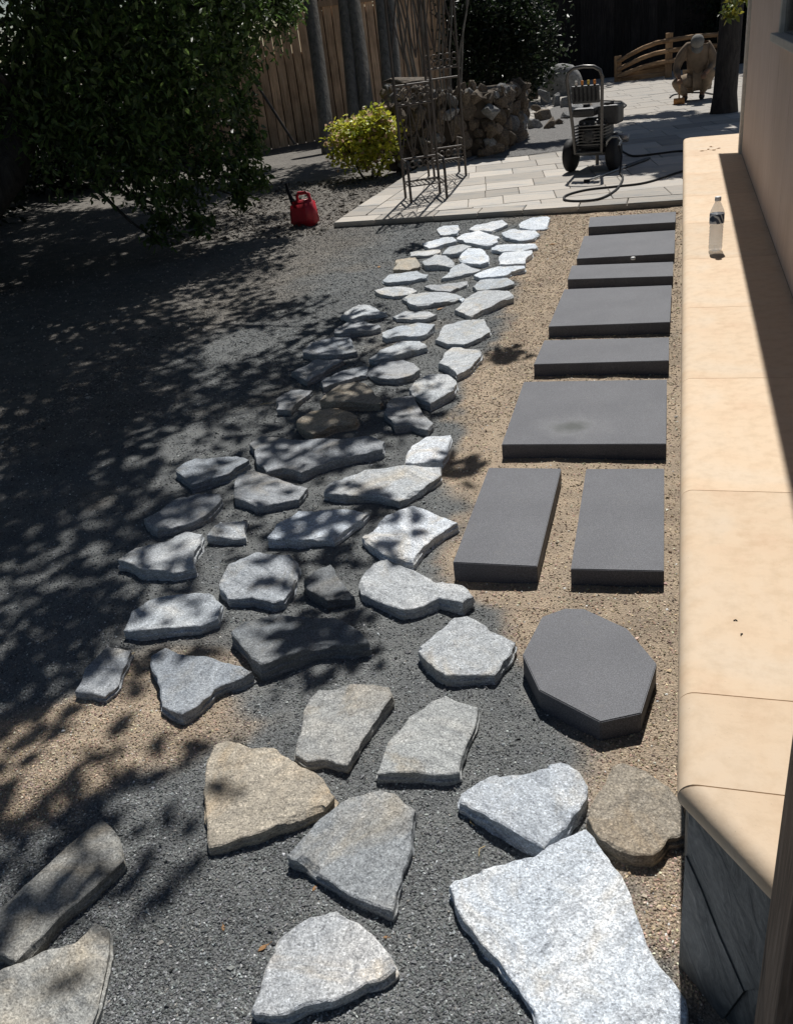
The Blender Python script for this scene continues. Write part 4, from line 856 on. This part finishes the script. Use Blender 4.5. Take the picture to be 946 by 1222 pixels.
for k in range(3):
    c = P0.lerp(P1, .5)-P1+Vector((0, .03, .05+.09*k)); MB().box((0, 0, 0), (d.length*(1 if k < 2 else .7), .025, .085), bev=.003).build('kick_board', M_RAILWOOD, rf, loc=c+Vector((.2 if k == 2 else 0, 0, 0)), rot=(0, -.05, math.atan2(d.y, d.x)))

# ------------------------------------------------------------------ rock wall and loose rocks
def rock_mesh(name, seed, mat, sub=2, rough=.35):
    bm = bmesh.new()
    if sub == 2:
        rg = random.Random(seed*13)
        for k in range(17):
            v = Vector((rg.gauss(0, 1), rg.gauss(0, 1), rg.gauss(0, 1))).normalized()*rg.uniform(.85, 1.12); bm.verts.new(v)
        bmesh.ops.convex_hull(bm, input=bm.verts[:]); bmesh.ops.bevel(bm, geom=bm.edges[:], offset=.07, segments=1, affect='EDGES')
    else: bmesh.ops.create_icosphere(bm, subdivisions=sub, radius=1)
    for v in bm.verts:
        n1 = mnoise.noise(v.co*1.1+Vector((seed*7, seed, 0))); n2 = mnoise.noise(v.co*2.7+Vector((seed*3, 0, seed)))
        v.co *= 1+rough*n1+rough*.45*n2
    me = bpy.data.meshes.new(name); bm.to_mesh(me); bm.free(); me.materials.append(mat); me.polygons.foreach_set('use_smooth', [sub != 2]*len(me.polygons)); me.update(); return me
RM = [rock_mesh('stone', k+1, M_ROCK) for k in range(7)]; RG = [rock_mesh('stone', k+11, M_ROCKGREY) for k in range(5)]; rr = random.Random(3)
wa = G(462, 207); wb = G(598, 190); wc = G(634, 166)
wa.z = wb.z = wc.z = 0; wc = wb+(wc-wb).normalized()*1.5
rw = empty('rock_wall', wa.lerp(wb, .5)); tag(rw, 'raised planter wall of rough field rocks behind the arbor', 'rock wall'); WI = Matrix.Translation(rw.location).inverted()
def KW(o): o.matrix_parent_inverse = WI; return o
back = Vector((0, 1.5, 0)); inn = lambda p: p+(wa.lerp(wb, .5)+back*.5-p)*.12
KW(MB().prism([tuple(inn(p)[:2]) for p in (wa, wb, wc, wa+back)], -.05, .8).build('core', M_MORTAR, rw))
def put_rock(p, s, meshes=RM, par=None):
    me = rr.choice(meshes); o = link('stone', me, par, p, (rr.uniform(0, 6), rr.uniform(0, 6), rr.uniform(0, 6)), (s*rr.uniform(.85, 1.35), s*rr.uniform(.8, 1.1), s*rr.uniform(.6, .95))); return o
for a, b, hh in ((wa, wb, (1.02, .86)), (wb, wc, (.86, .78))):
    L = (b-a).length; row = 0; z = .1
    while z < .8:
        s = rr.uniform(.075, .12); x = rr.uniform(0, .1)
        while x < L:
            s2 = s*rr.uniform(.8, 1.45); p = a.lerp(b, min(1, x/L)); KW(put_rock((p.x+rr.uniform(-.03, .03), p.y+rr.uniform(-.02, .05), z+rr.uniform(-.03, .03)), s2, RM if rr.random() < .75 else RG, rw)); x += s2*1.75
        z += s*1.5
    x = 0
    while x < L:                                   # loose stones along the top
        s = rr.uniform(.04, .085); p = a.lerp(b, x/L); zt = hh[0]+(hh[1]-hh[0])*x/L
        for q in range(3): KW(put_rock((p.x+rr.uniform(-.06, .06), p.y+.06+q*.16+rr.uniform(-.05, .05), zt-.08+rr.uniform(-.05, .06)-q*.02), s*rr.uniform(.7, 1.2), RM if rr.random() < .7 else RG, rw))
        x += s*1.3
p = AT(541, 132, 11.9); KW(MB().box((0, 0, 0), (.42, .1, .2), bev=.01).build('pale_block', M_ROCKGREY, rw, loc=(p.x, p.y-.08, p.z), rot=(0, 0, .1)))
p = AT(483, 97, 12.0); KW(link('top_slab', RM[2], rw, p, (.1, .05, .3), (.3, .2, .07)))
for px, py, s, mm in ((640, 128, .1, RM), (648, 140, .13, RM), (655, 150, .12, RM), (662, 146, .1, RM), (640, 150, .12, RG), (650, 118, .16, RG), (664, 120, .12, RG), (676, 124, .12, RG), (690, 130, .12, RG), (700, 126, .1, RM), (678, 138, .11, RG), (636, 112, .12, RM), (685, 118, .1, RG), (650, 106, .12, RG)):
    p = G(px, py+6, PZ); o = put_rock((p.x, p.y, PZ+s*.55), s*1.15, mm); o.name = 'rock'
    tag(o, 'loose brown rock in the rubble pile beside the rock wall' if mm is RM else 'loose grey rock in the rubble pile beside the rock wall', 'rock', 'loose rocks of the rubble pile')
p = G(672, 112, PZ); o = link('boulder', rock_mesh('boulder', 5, M_ROCKGREY, 3, .2), None, (p.x, p.y, .22), (0, 0, .4), (.42, .34, .42)); tag(o, 'large smooth grey boulder rising above the rubble pile', 'boulder')
p = G(652, 134, PZ); o = link('rock', RG[1], None, (p.x, p.y, .32), (.2, .5, 1), (.17, .14, .1)); tag(o, 'bright white rock lying on top of the rubble pile', 'rock')

# ------------------------------------------------------------------ garden arbor
NL, NR, FR = G(484, 236, PZ), G(525, 230, PZ), G(556, 209, PZ); FL = FR-(NR-NL); ar = empty('garden_arbor', (NL+FR)/2); tag(ar, 'black metal garden arbor with scrolled bands and lattice sides', 'arbor')
ao = ar.location
def AM(mb, name): return mb.build(name, M_BLACKMETAL, ar)
def ring(c, r, ax, n=12): return [c+ax*(r*math.cos(2*math.pi*k/n))+Vector((0, 0, r*math.sin(2*math.pi*k/n))) for k in range(n)]
ux = (NR-NL).normalized(); wd = (NR-NL).length
Zv = Vector((0, 0, 1))
for base, od in ((NL, -1), (FL, 1)):
    b = base-ao
    for k in (0, 1): AM(MB().tube([b+ux*wd*k, b+ux*wd*k+Zv*1.95], .014, 8), 'post')
    hz = (.16, .38, .89, 1.07) if od < 0 else (.2, .33, 1.04, 1.14)
    for z in hz: AM(MB().tube([b+Zv*z, b+ux*wd+Zv*z], .011, 6), 'crossbar')
    sc = MB()
    for k in range(5):
        for zc in ((.94, 1.01) if od < 0 else (1.185, 1.25)): sc.tube(ring(b+ux*(wd*(k+.5)/5)+Zv*zc, .03, ux), .007, 5, closed=True)
        sc.tube(ring(b+ux*(wd*(k+.5)/5)+Zv*(.32 if od < 0 else .27), .03, ux), .007, 5, closed=True)
    AM(sc, 'scroll_band')['kind'] = 'stuff'
    for z0, z1 in ((.38, .89 if od < 0 else 1.04), (1.3, 1.92)):
        for k in range(3):
            for sg in (0, 1):
                a = b+ux*(wd*(k+sg)/3)+Zv*z0; c = b+ux*(wd*(k+1-sg)/3)+Zv*z1; AM(MB().tube([a, c], .0075, 5), 'lattice_rod')
        for k in (1, 2): AM(MB().tube([b+ux*(wd*k/3)+Zv*z0, b+ux*(wd*k/3)+Zv*z1], .0075, 5), 'lattice_rod')
    yv = Vector((-ux.y, ux.x, 0))*od*.36
    for k in (0, 1):
        r0 = b+ux*wd*k; AM(MB().tube([r0+yv, r0+yv+Zv*.33, r0+yv*.9+Zv*.385, r0+yv*.5+Zv*.39, r0+Zv*.39], .014, 8), 'shelf_leg')
        AM(MB().tube([r0+yv+Zv*.16, r0+Zv*.16], .008, 6), 'crossbar')
    AM(MB().tube([r0+yv+Zv*.16-ux*wd, r0+yv+Zv*.16], .008, 6), 'crossbar')
    sh = MB()
    for k in range(1, 9): sh.tube([b+ux*(wd*k/9)+Zv*.16, b+ux*(wd*k/9)+yv+Zv*.16], .004, 5)
    AM(sh, 'shelf_grid')['kind'] = 'stuff'
for k in (0, 1):
    a = NL-ao+ux*wd*k+Zv*1.95; c = FL-ao+ux*wd*k+Zv*1.95; AM(MB().tube([a.lerp(c, (1-math.cos(t*math.pi/10))/2)+Zv*(.55*math.sin(t*math.pi/10)) for t in range(11)], .011, 8), 'arch_bar')
for t in range(1, 10):
    f = (1-math.cos(t*math.pi/10))/2; z = Zv*(1.95+.55*math.sin(t*math.pi/10)); p = (NL-ao).lerp(FL-ao, f)+z; AM(MB().tube([p, p+ux*wd], .006, 5), 'arch_rung')
# ------------------------------------------------------------------ pressure washer
M_GREY = plain('grey_metal', (.32, .32, .31), .4, .5, .6); M_ENGINE = plain('dark_engine', (.05, .05, .052), .5, .5, .3, var=.3); M_STEEL = plain('scuffed_steel_tube', (.12, .115, .11), .35, .5, .6)
wp = (G(684, 206.5, PZ)+G(726, 205, PZ))/2; pw = empty('pressure_washer', (wp.x, wp.y+.1, PZ), rad(-14)); tag(pw, 'black wheeled pressure washer with tall tube handle on the patio', 'pressure washer')
for sx in (-1, 1):
    Mx = Matrix.Rotation(math.pi/2, 3, 'Y')
    wlh = MB().lathe([(.075, -.05), (.135, -.052), (.16, -.035), (.166, 0), (.16, .035), (.135, .052), (.075, .05)], (0, 0, 0), 24, Mx).build('wheel', M_RUBBER, pw, loc=(.235*sx, .02, .166))
    MB().lathe([(.0, -.04), (.03, -.045), (.035, -.025), (.076, -.02), (.078, .02), (.035, .025), (.03, .045), (.0, .04)], (0, 0, 0), 20, Mx).build('rim', M_GREY, wlh)
MB().tube([(-.26, .02, .166), (.26, .02, .166)], .011, 8).build('axle', M_STEEL, pw)
hw = .165
MB().tube([(-hw+.02, -.1, .2), (-hw+.01, -.13, .45), (-hw-.02, -.2, .92), (-hw+.0, -.21, .985), (-hw+.06, -.215, 1.02), (0, -.218, 1.03), (hw-.06, -.215, 1.02), (hw, -.21, .985), (hw+.02, -.2, .92), (hw-.01, -.13, .45), (hw-.02, -.1, .2)], .017, 10).build('handle', M_STEEL, pw)
MB().tube([(-hw+.02, -.1, .2), (-hw+.02, .5, .18)], .016, 8).tube([(hw-.02, -.1, .2), (hw-.02, .5, .18)], .016, 8).tube([(-hw+.02, -.1, .2), (hw-.02, -.1, .2)], .016, 8).box((0, .2, .19), (.4, .5, .012)).tube([(-.1, .48, .18), (-.1, .48, .0)], .02, 8).tube([(.1, .48, .18), (.1, .48, .0)], .02, 8).build('frame', M_STEEL, pw)
pan = MB().box((0, -.165, .77), (.29, .03, .17), Matrix.Rotation(.12, 3, 'X'), bev=.008).build('nozzle_panel', M_ENGINE, pw)
for k in range(6): MB().box((-.11+k*.044, -.186, .77), (.014, .012, .13), bev=.003).build('panel_rib', M_RUBBER, pan)
for k, c in enumerate(((.75, .72, .65), (.8, .3, .06), (.7, .5, .08), (.8, .28, .05))): MB().lathe([(.0, .03), (.012, .028), (.014, 0), (.008, -.02)], (-.1+k*.065, -.165, .872), 8).build('spray_nozzle', plain('nozzle_%s' % 'abcd'[k], c, .4), pan)
eng = MB().box((0, .16, .36), (.3, .3, .3), bev=.03).box((.0, .0, .34), (.2, .08, .2), bev=.02).build('engine', M_ENGINE, pw)
for k in range(7): MB().box((.0, .02, .28+k*.03), (.33, .24, .008)).build('cooling_fin', M_STEEL, eng)
rc = MB().lathe([(.0, .05), (.06, .05), (.085, .03), (.09, 0)], (0, -.05, .36), 20, Matrix.Rotation(math.pi/2, 3, 'X')).build('recoil_starter', M_ENGINE, eng)
for k in range(5): a = k*1.257; MB().box((.05*math.cos(a), -.102, .36+.05*math.sin(a)), (.012, .006, .03), Matrix.Rotation(-a, 3, 'Y')).build('vent', M_RUBBER, rc)
tk = MB().box((-.09, .13, .58), (.24, .26, .09), bev=.03).build('fuel_tank', M_ENGINE, pw); MB().lathe([(.0, .03), (.035, .028), (.04, 0)], (-.09, .12, .625), 14).build('fuel_cap', M_RUBBER, tk)
af = MB().box((.16, .15, .54), (.22, .22, .19), bev=.025).build('air_filter', M_ENGINE, pw); MB().lathe([(.0, .02), (.05, .018), (.055, 0)], (.15, .12, .637), 14).build('filter_cap', M_RUBBER, af)
pm = MB().box((.12, .36, .27), (.16, .14, .14), bev=.02).lathe([(.0, .07), (.045, .06), (.05, -.06), (.0, -.07)], (.24, .3, .28), 14, Matrix.Rotation(math.pi/2, 3, 'Y')).build('pump', M_GREY, pw)
for k in range(5): MB().lathe([(.0, .012), (.012, .01), (.014, -.004)], (-.12+k*.06, -.04, .46+.02*(k % 2)), 8, Matrix.Rotation(math.pi/2, 3, 'X')).build('bolt', M_GREY, eng)
MB().tube([(.19, -.06, .2), (.2, -.1, .3), (.25, -.1, .345), (.31, -.08, .34), (.35, -.1, .3), (.34, -.14, .26)], .014, 8).build('outlet_hose', M_GREY, pw)
def ground_line(pts, z, n=6):
    P = [G(a, b, PZ) for a, b in pts]; P = [Vector((p.x, p.y, z)) for p in P]; out = []
    for i in range(len(P)-1):
        p0, p1, p2, p3 = P[max(i-1, 0)], P[i], P[i+1], P[min(i+2, len(P)-1)]
        for k in range(n):
            t = k/n; out.append(.5*((2*p1)+(p2-p0)*t+(2*p0-5*p1+4*p2-p3)*t*t+(3*p1-p0-3*p2+p3)*t**3))
    return out+[P[-1]]
hp = pw.matrix_basis @ Vector((.34, -.14, .26))
hose = ground_line([(739, 208), (743, 213), (738, 224), (727, 233), (712, 239), (690, 241), (674, 239.5), (676, 234), (700, 227.5), (735, 223.5), (770, 219), (805, 208), (822, 203)], PZ+.011)
hose = [hp, hp+Vector((.03, -.03, -.1))]+hose[1:]
o = MB().tube([p-hp for p in hose], .0105, 7).build('washer_hose', M_RUBBER, None, loc=hp); tag(o, 'black hose looping over the patio in front of the pressure washer', 'hose')
a = G(700, 217.5, PZ); b = G(775, 190, PZ); a.z = b.z = PZ+.016; d = (b-a)
wd_ = empty('spray_wand', a); tag(wd_, 'grey spray wand lying on the pavers beside the pressure washer', 'spray wand')
MB().tube([Vector(), d*.62], .01, 8).build('lance', M_GREY, wd_); MB().tube([d*.6, d*.66, d*.9, d], [.018, .02, .02, .012], 8).build('grip', M_ENGINE, wd_); MB().lathe([(.0, .03), (.016, .028), (.016, -.03), (.0, -.03)], (0, 0, 0), 10, Matrix.Rotation(math.pi/2, 3, 'Y')).build('tip', M_RUBBER, wd_)
h2 = ground_line([(742, 181), (756, 187), (785, 184), (812, 181), (840, 182)], PZ+.011); o = MB().tube([p-h2[0] for p in h2], .011, 7).build('supply_hose', M_RUBBER, None, loc=h2[0]); tag(o, 'dark hose running across the shaded pavers behind the spray wand', 'hose')
h3 = ground_line([(799, 117), (804, 113.5), (822, 111), (840, 111), (852, 113), (868, 113)], PZ+.011); o = MB().tube([p-h3[0] for p in h3], .014, 6).build('garden_hose', M_RUBBER, None, loc=h3[0]); tag(o, 'thin black hose lying on the pavers behind the crouching person', 'hose')

# ------------------------------------------------------------------ red fuel can
M_RED = plain('red_plastic', (.42, .02, .035), .4, .5, var=.1); cp = (G(345, 271)+G(376, 270))/2
can = empty('fuel_can', (cp.x, cp.y+.1, -.005), rad(-12)); tag(can, 'red plastic fuel can with black spout on the dirt', 'fuel can')
bm = bmesh.new(); bmesh.ops.create_cube(bm, size=1); bmesh.ops.scale(bm, vec=(.29, .17, .26), verts=bm.verts); bmesh.ops.translate(bm, vec=(0, 0, .13), verts=bm.verts)
for v in bm.verts:
    if v.co.z > .2: v.co.x *= .86; v.co.y *= .8; v.co.z += -.03*(v.co.x < 0)
bmesh.ops.bevel(bm, geom=bm.edges[:], offset=.03, segments=3, affect='EDGES'); me = bpy.data.meshes.new('body'); bm.to_mesh(me); bm.free(); me.materials.append(M_RED); me.polygons.foreach_set('use_smooth', [True]*len(me.polygons)); link('body', me, can)
MB().tube([(-.05, 0, .24), (-.05, 0, .285), (-.03, 0, .31), (.06, 0, .315), (.09, 0, .3), (.1, 0, .23)], .017, 8).build('carry_handle', M_RED, can)
sp = MB().tube([(-.1, 0, .21), (-.125, 0, .26), (-.16, .02, .34), (-.175, .03, .4)], [.03, .022, .018, .014], 10).build('spout', M_RUBBER, can); MB().lathe([(.034, -.012), (.036, .0), (.034, .02), (.02, .022)], (-.1, 0, .225), 14).build('spout_collar', M_RUBBER, sp)
for sg in (-1, 1): MB().box((0, .088*sg, .12), (.18, .006, .13), bev=.003).build('side_panel', M_RED, can)

# ------------------------------------------------------------------ water bottle
bt = G(853, 299, .5); wbx = empty('water_bottle', (bt.x, bt.y, .5)); tag(wbx, 'clear plastic water bottle with dark blue label on the seat wall', 'bottle')
def m_clear(name, c, al, ro):
    t = NT(name, ro, .5); co = t.coord('Object'); n = t.noise(co, 40, 3); t.base(t.ramp(n, [(.3, tuple(x*.9 for x in c)), (.7, c)])); t.b.inputs['Alpha'].default_value = al; return t.m
M_PET = m_clear('clear_plastic', (.85, .88, .9), .32, .15); M_WATER = m_clear('water', (.8, .86, .9), .22, .05)
prof = [(.0, .004), (.022, .0), (.031, .006), (.0325, .02)]
for k in range(7): prof += [(.0325, .026+k*.014), (.0305, .033+k*.014)]
prof += [(.033, .128), (.033, .178), (.03, .19), (.018, .218), (.0125, .228), (.0125, .236)]
bo = MB().lathe(prof, (0, 0, 0), 28).build('shell', M_PET, wbx)
MB().lathe([(.0, .006), (.029, .008), (.031, .02), (.030, .12), (.030, .122), (.0, .122)], (0, 0, 0), 24).build('water', M_WATER, bo)
t = NT('bottle_label', .4, .4); w = t.new('ShaderNodeTexWave', wave_type='BANDS', bands_direction='DIAGONAL'); w.inputs['Scale'].default_value = 18; w.inputs['Distortion'].default_value = 6; t.l(t.coord('Object'), w.inputs[0])
t.base(t.ramp(w.outputs[1], [(.3, (.03, .05, .09)), (.6, (.06, .09, .15)), (.82, (.5, .55, .6))]))
MB().lathe([(.0335, .132), (.0337, .134), (.0337, .173), (.0335, .175)], (0, 0, 0), 28).build('label', t.m, wbx)
MB().lathe([(.014, .232), (.0145, .234), (.0145, .25), (.012, .252), (.0, .252)], (0, 0, 0), 20).build('screw_cap', plain('white_cap', (.75, .75, .74), .4), wbx)

# ------------------------------------------------------------------ crouching person
def skin(name, J, E, mat, parent, lv=2, root=None):
    names = list(J); me = bpy.data.meshes.new(name); me.from_pydata([J[k][:3] for k in names], [(names.index(a), names.index(b)) for a, b in E], [])
    o = link(name, me, parent); me.materials.append(mat)
    md = o.modifiers.new('skin', 'SKIN'); md.use_smooth_shade = True
    sv = me.skin_vertices[0].data if me.skin_vertices else None
    if sv is None:
        bpy.context.view_layer.objects.active = o; o.select_set(True); bpy.ops.object.skin_root_mark
        me.attributes
    for i, k in enumerate(names):
        r = J[k][3]; sv[i].radius = r if isinstance(r, tuple) else (r, r); sv[i].use_root = (k == (root or names[0]))
    s = o.modifiers.new('sub', 'SUBSURF'); s.levels = lv; s.render_levels = lv; return o
M_SKIN = plain('skin', (.24, .14, .09), .6, .3); M_SHIRT = plain('tan_work_shirt', (.2, .155, .115), .9, .1, var=.25, sc=9, bump=.4); M_TROUS = plain('khaki_trousers', (.26, .205, .15), .9, .1, var=.25, sc=8, bump=.4)  # skin colour set darker to carry the shadow under the cap
M_CAPC = plain('pale_grey_cap', (.22, .215, .2), .85, .1); M_SHOE = plain('dark_boot', (.035, .032, .03), .7, .3)
mp = (G(820, 119, PZ)+G(842, 118, PZ))/2
HIP = (.0, .1, .3); CHEST = (-.01, -.1, .64); NECK = (-.015, -.21, .8)
body = skin('person', dict(hip=(*HIP, .13), waist=(.0, .06, .46, .12), chest=(*CHEST, .14), neck=(*NECK, .055), head=(-.025, -.29, .835, .075), top=(-.03, -.34, .875, .07),
    sl=(-.18, -.11, .78, .06), el=(-.33, -.14, .5, .045), wl=(-.285, -.36, .37, .034), hl=(-.28, -.41, .35, .036), sr=(.15, -.1, .78, .06), er=(.22, -.16, .52, .045), wr=(.13, -.34, .42, .034), hr=(.09, -.38, .4, .036),
    pl=(-.1, .06, .28, .09), kl=(-.34, -.27, .31, .07), al=(-.18, -.02, .1, .045), fl=(-.19, -.16, .045, .042), pr=(.1, .06, .28, .09), kr=(.21, -.28, .44, .07), ar_=(.08, .02, .1, .045), fr=(.08, -.13, .045, .042)),
    [('hip', 'waist'), ('waist', 'chest'), ('chest', 'neck'), ('neck', 'head'), ('head', 'top'), ('chest', 'sl'), ('sl', 'el'), ('el', 'wl'), ('wl', 'hl'), ('chest', 'sr'), ('sr', 'er'), ('er', 'wr'), ('wr', 'hr'),
     ('hip', 'pl'), ('pl', 'kl'), ('kl', 'al'), ('al', 'fl'), ('hip', 'pr'), ('pr', 'kr'), ('kr', 'ar_'), ('ar_', 'fr')], M_SKIN, None)
body.location = (mp.x, mp.y, PZ); tag(body, 'person crouching in tan work clothes and pale cap, tapping pavers with a mallet', 'person')
skin('shirt', dict(chest=(*CHEST, (.185, .17)), waist=(.0, .03, .46, (.17, .16)), hem=(.0, .1, .34, (.17, .15)), up=(-.012, -.15, .78, (.15, .12)), sl=(-.19, -.12, .8, .1), ml=(-.285, -.14, .64, .085), el=(-.34, -.14, .5, .066), wl=(-.295, -.33, .385, .05), sr=(.155, -.11, .79, .1), mr=(.215, -.14, .65, .085), er=(.23, -.16, .52, .066), wr=(.14, -.32, .43, .05)),
     [('chest', 'waist'), ('waist', 'hem'), ('chest', 'up'), ('chest', 'sl'), ('sl', 'ml'), ('ml', 'el'), ('el', 'wl'), ('chest', 'sr'), ('sr', 'mr'), ('mr', 'er'), ('er', 'wr')], M_SHIRT, body)
skin('trousers', dict(hip=(0, .1, .3, .17), pl=(-.12, .04, .29, .12), tl=(-.24, -.13, .31, .105), kl=(-.345, -.28, .31, .088), cl=(-.26, -.14, .2, .08), al=(-.185, -.03, .11, .062), pr=(.12, .04, .3, .12), tr_=(.17, -.13, .38, .105), kr=(.215, -.29, .44, .088), cr=(.14, -.13, .26, .08), ar_=(.08, .01, .11, .062)),
     [('hip', 'pl'), ('pl', 'tl'), ('tl', 'kl'), ('kl', 'cl'), ('cl', 'al'), ('hip', 'pr'), ('pr', 'tr_'), ('tr_', 'kr'), ('kr', 'cr'), ('cr', 'ar_')], M_TROUS, body)
for x, y in ((-.185, -.02), (.08, .02)): skin('boot', dict(a=(x, y, .12, .056), b=(x, y+.01, .06, .056), h=(x, y+.05, .045, .045), m=(x, y-.08, .05, .05), t=(x-.01, y-.17, .04, .045)), [('a', 'b'), ('b', 'h'), ('b', 'm'), ('m', 't')], M_SHOE, body)
cp_ = MB().lathe([(.1, -.02), (.103, .02), (.095, .06), (.07, .092), (.03, .108), (.0, .11)], (0, 0, 0), 18).build('cap', M_CAPC, body, loc=(-.03, -.315, .862), rot=(.95, 0, 0))
MB().lathe([(.0, -.008), (.09, -.006), (.095, 0), (.0, .006)], (0, -.09, -.015), 16).build('visor', M_CAPC, cp_, scale=(.95, 1.0, 1))
# hands with fingers
for nm, (hx, hy, hz_), sg in (('hand', (-.28, -.41, .35), 1), ('hand', (.09, -.38, .4), -1)):
    J = dict(w=(hx, hy+.03, hz_+.005, .03), p=(hx, hy-.02, hz_-.015, .034)); E = [('w', 'p')]
    for f in range(4):
        fx = hx-.03+f*.02; L = (.9, 1.05, 1.0, .8)[f]
        J['k%d' % f] = (fx, hy-.05, hz_-.012, .011); J['m%d' % f] = (fx, hy-.072*L, hz_-.04, .009); J['t%d' % f] = (fx+.002, hy-.05, hz_-.065*L, .008); E += [('p', 'k%d' % f), ('k%d' % f, 'm%d' % f), ('m%d' % f, 't%d' % f)]
    J['th'] = (hx+.045*sg, hy-.02, hz_-.02, .012); J['tt'] = (hx+.04*sg, hy-.055, hz_-.045, .01); E += [('p', 'th'), ('th', 'tt')]
    skin(nm, J, E, M_SKIN, body, 1)
ml = empty('mallet', (mp.x-.275, mp.y-.46, PZ)); tag(ml, 'mallet with orange-tan head and wooden handle held by the crouching person', 'mallet')
MB().tube([(0, 0, .06), (0, .005, .36)], [.014, .016], 10).build('handle', M_RAILWOOD, ml); MB().lathe([(.0, -.085), (.04, -.085), (.046, -.075), (.046, .075), (.04, .085), (.0, .085)], (0, 0, .047), 18, Matrix.Rotation(math.pi/2, 3, 'Y')).build('head', plain('orange_rubber', (.5, .24, .09), .7, .2), ml)

# ------------------------------------------------------------------ small things
cpt = G(755, 310, .06); o = MB().lathe([(.014, .0), (.015, .002), (.015, .016), (.012, .018), (.0, .018)], (0, 0, 0), 18).build('bottle_cap', bpy.data.materials['white_cap'], None, loc=(cpt.x, cpt.y+.012, .0595)); tag(o, 'small white bottle cap on a charcoal slab', 'bottle cap')
MB().lathe([(.0155, .003), (.016, .004), (.016, .013), (.0155, .014)], (0, 0, 0), 18).build('grip_band', bpy.data.materials['white_cap'], o)
def dry_leaf(p, s, rz, label, z=None):
    V = []; F = []
    W_ = (.02, .3, .46, .44, .3, .12, .01); n = len(W_)
    for i, w in enumerate(W_):
        t = i/(n-1); x = (t-.5)*2
        for sd in (-1, 0, 1): V.append((x*.5*s*1.3, sd*w*.5*s, s*(.1*abs(sd)*w*2.2+.16*(t-.45)**2+.05)))
    for i in range(n-1):
        for k in range(2): F.append((i*3+k, (i+1)*3+k, (i+1)*3+k+1, i*3+k+1))
    mb = MB(); mb.add(V, F, True); mb.tube([(.65*s, 0, s*.1), (.95*s, .06*s, s*.06)], s*.03, 5)
    o = mb.build('dry_leaf', M_DRY, None, loc=p, rot=(0, 0, rz)); md = o.modifiers.new('thickness', 'SOLIDIFY'); md.thickness = .0006; tag(o, label, 'leaf'); return o
def gp(px, py): p = G(px, py); return Vector((p.x, p.y, float(ground_z(np.array(p.x), np.array(p.y)))+.001))
dry_leaf(gp(314, 1129), .021, .9, 'curled brown dry leaf on gravel beside the silvery flagstone'); dry_leaf(gp(266, 1106), .014, 2.1, 'tiny orange dry leaf on open dark gravel')
dry_leaf(gp(461, 1118), .012, .2, 'tiny rust dry leaf between silvery flagstone and rusty rimmed one'); dry_leaf(gp(376, 1059), .016, 1.3, 'pale dry leaf under the tip of the rusty rimmed flagstone')
dry_leaf(gp(660, 291), .05, .3, 'pale dry leaf on tan gravel by the far slabs'); dry_leaf(gp(525, 368), .045, 1.0, 'brown dry leaf beside the long grey flagstone'); dry_leaf(gp(452, 318), .05, 1.9, 'orange dry leaf on gravel near the buff flagstone')
for k, (px, py) in enumerate(((838, 180), (845, 178), (851, 179), (857, 177), (848, 175))):
    p = G(px, py, .5); dry_leaf(Vector((p.x, p.y, .5005)), .035, k*1.3, 'crumpled tan leaf scrap in the little heap on the seat wall')['group'] = 'leaf scraps on the seat wall'
for k, (px, py) in enumerate(((875, 741), (884, 759))):
    p = G(px, py, .5); o = MB().tube([(0, 0, .001), (.004, .002, .002), (.007, .0, .001)], .0012, 5).build('twig', M_BARK, None, loc=(p.x, p.y, .5), rot=(0, 0, k*1.1)); tag(o, 'tiny dark twig crumb lying on the beige cap', 'twig', 'twig crumbs on the cap')
for k, (px, py, L) in enumerate(((571, 1020, .03), (566, 985, .02), (328, 480, .08), (160, 778, .05), (60, 1200, .03))):
    p = gp(px, py); o = MB().tube([(0, 0, .003), (L*.5, .004, .008), (L, -.003, .003)], .0012, 5).build('straw', plain('straw', (.5, .38, .2), .8) if k == 0 else bpy.data.materials['straw'], None, loc=p, rot=(0, 0, 1.4+k)); tag(o, 'thin dry grass straw lying on the gravel', 'straw', 'dry straws on the gravel')
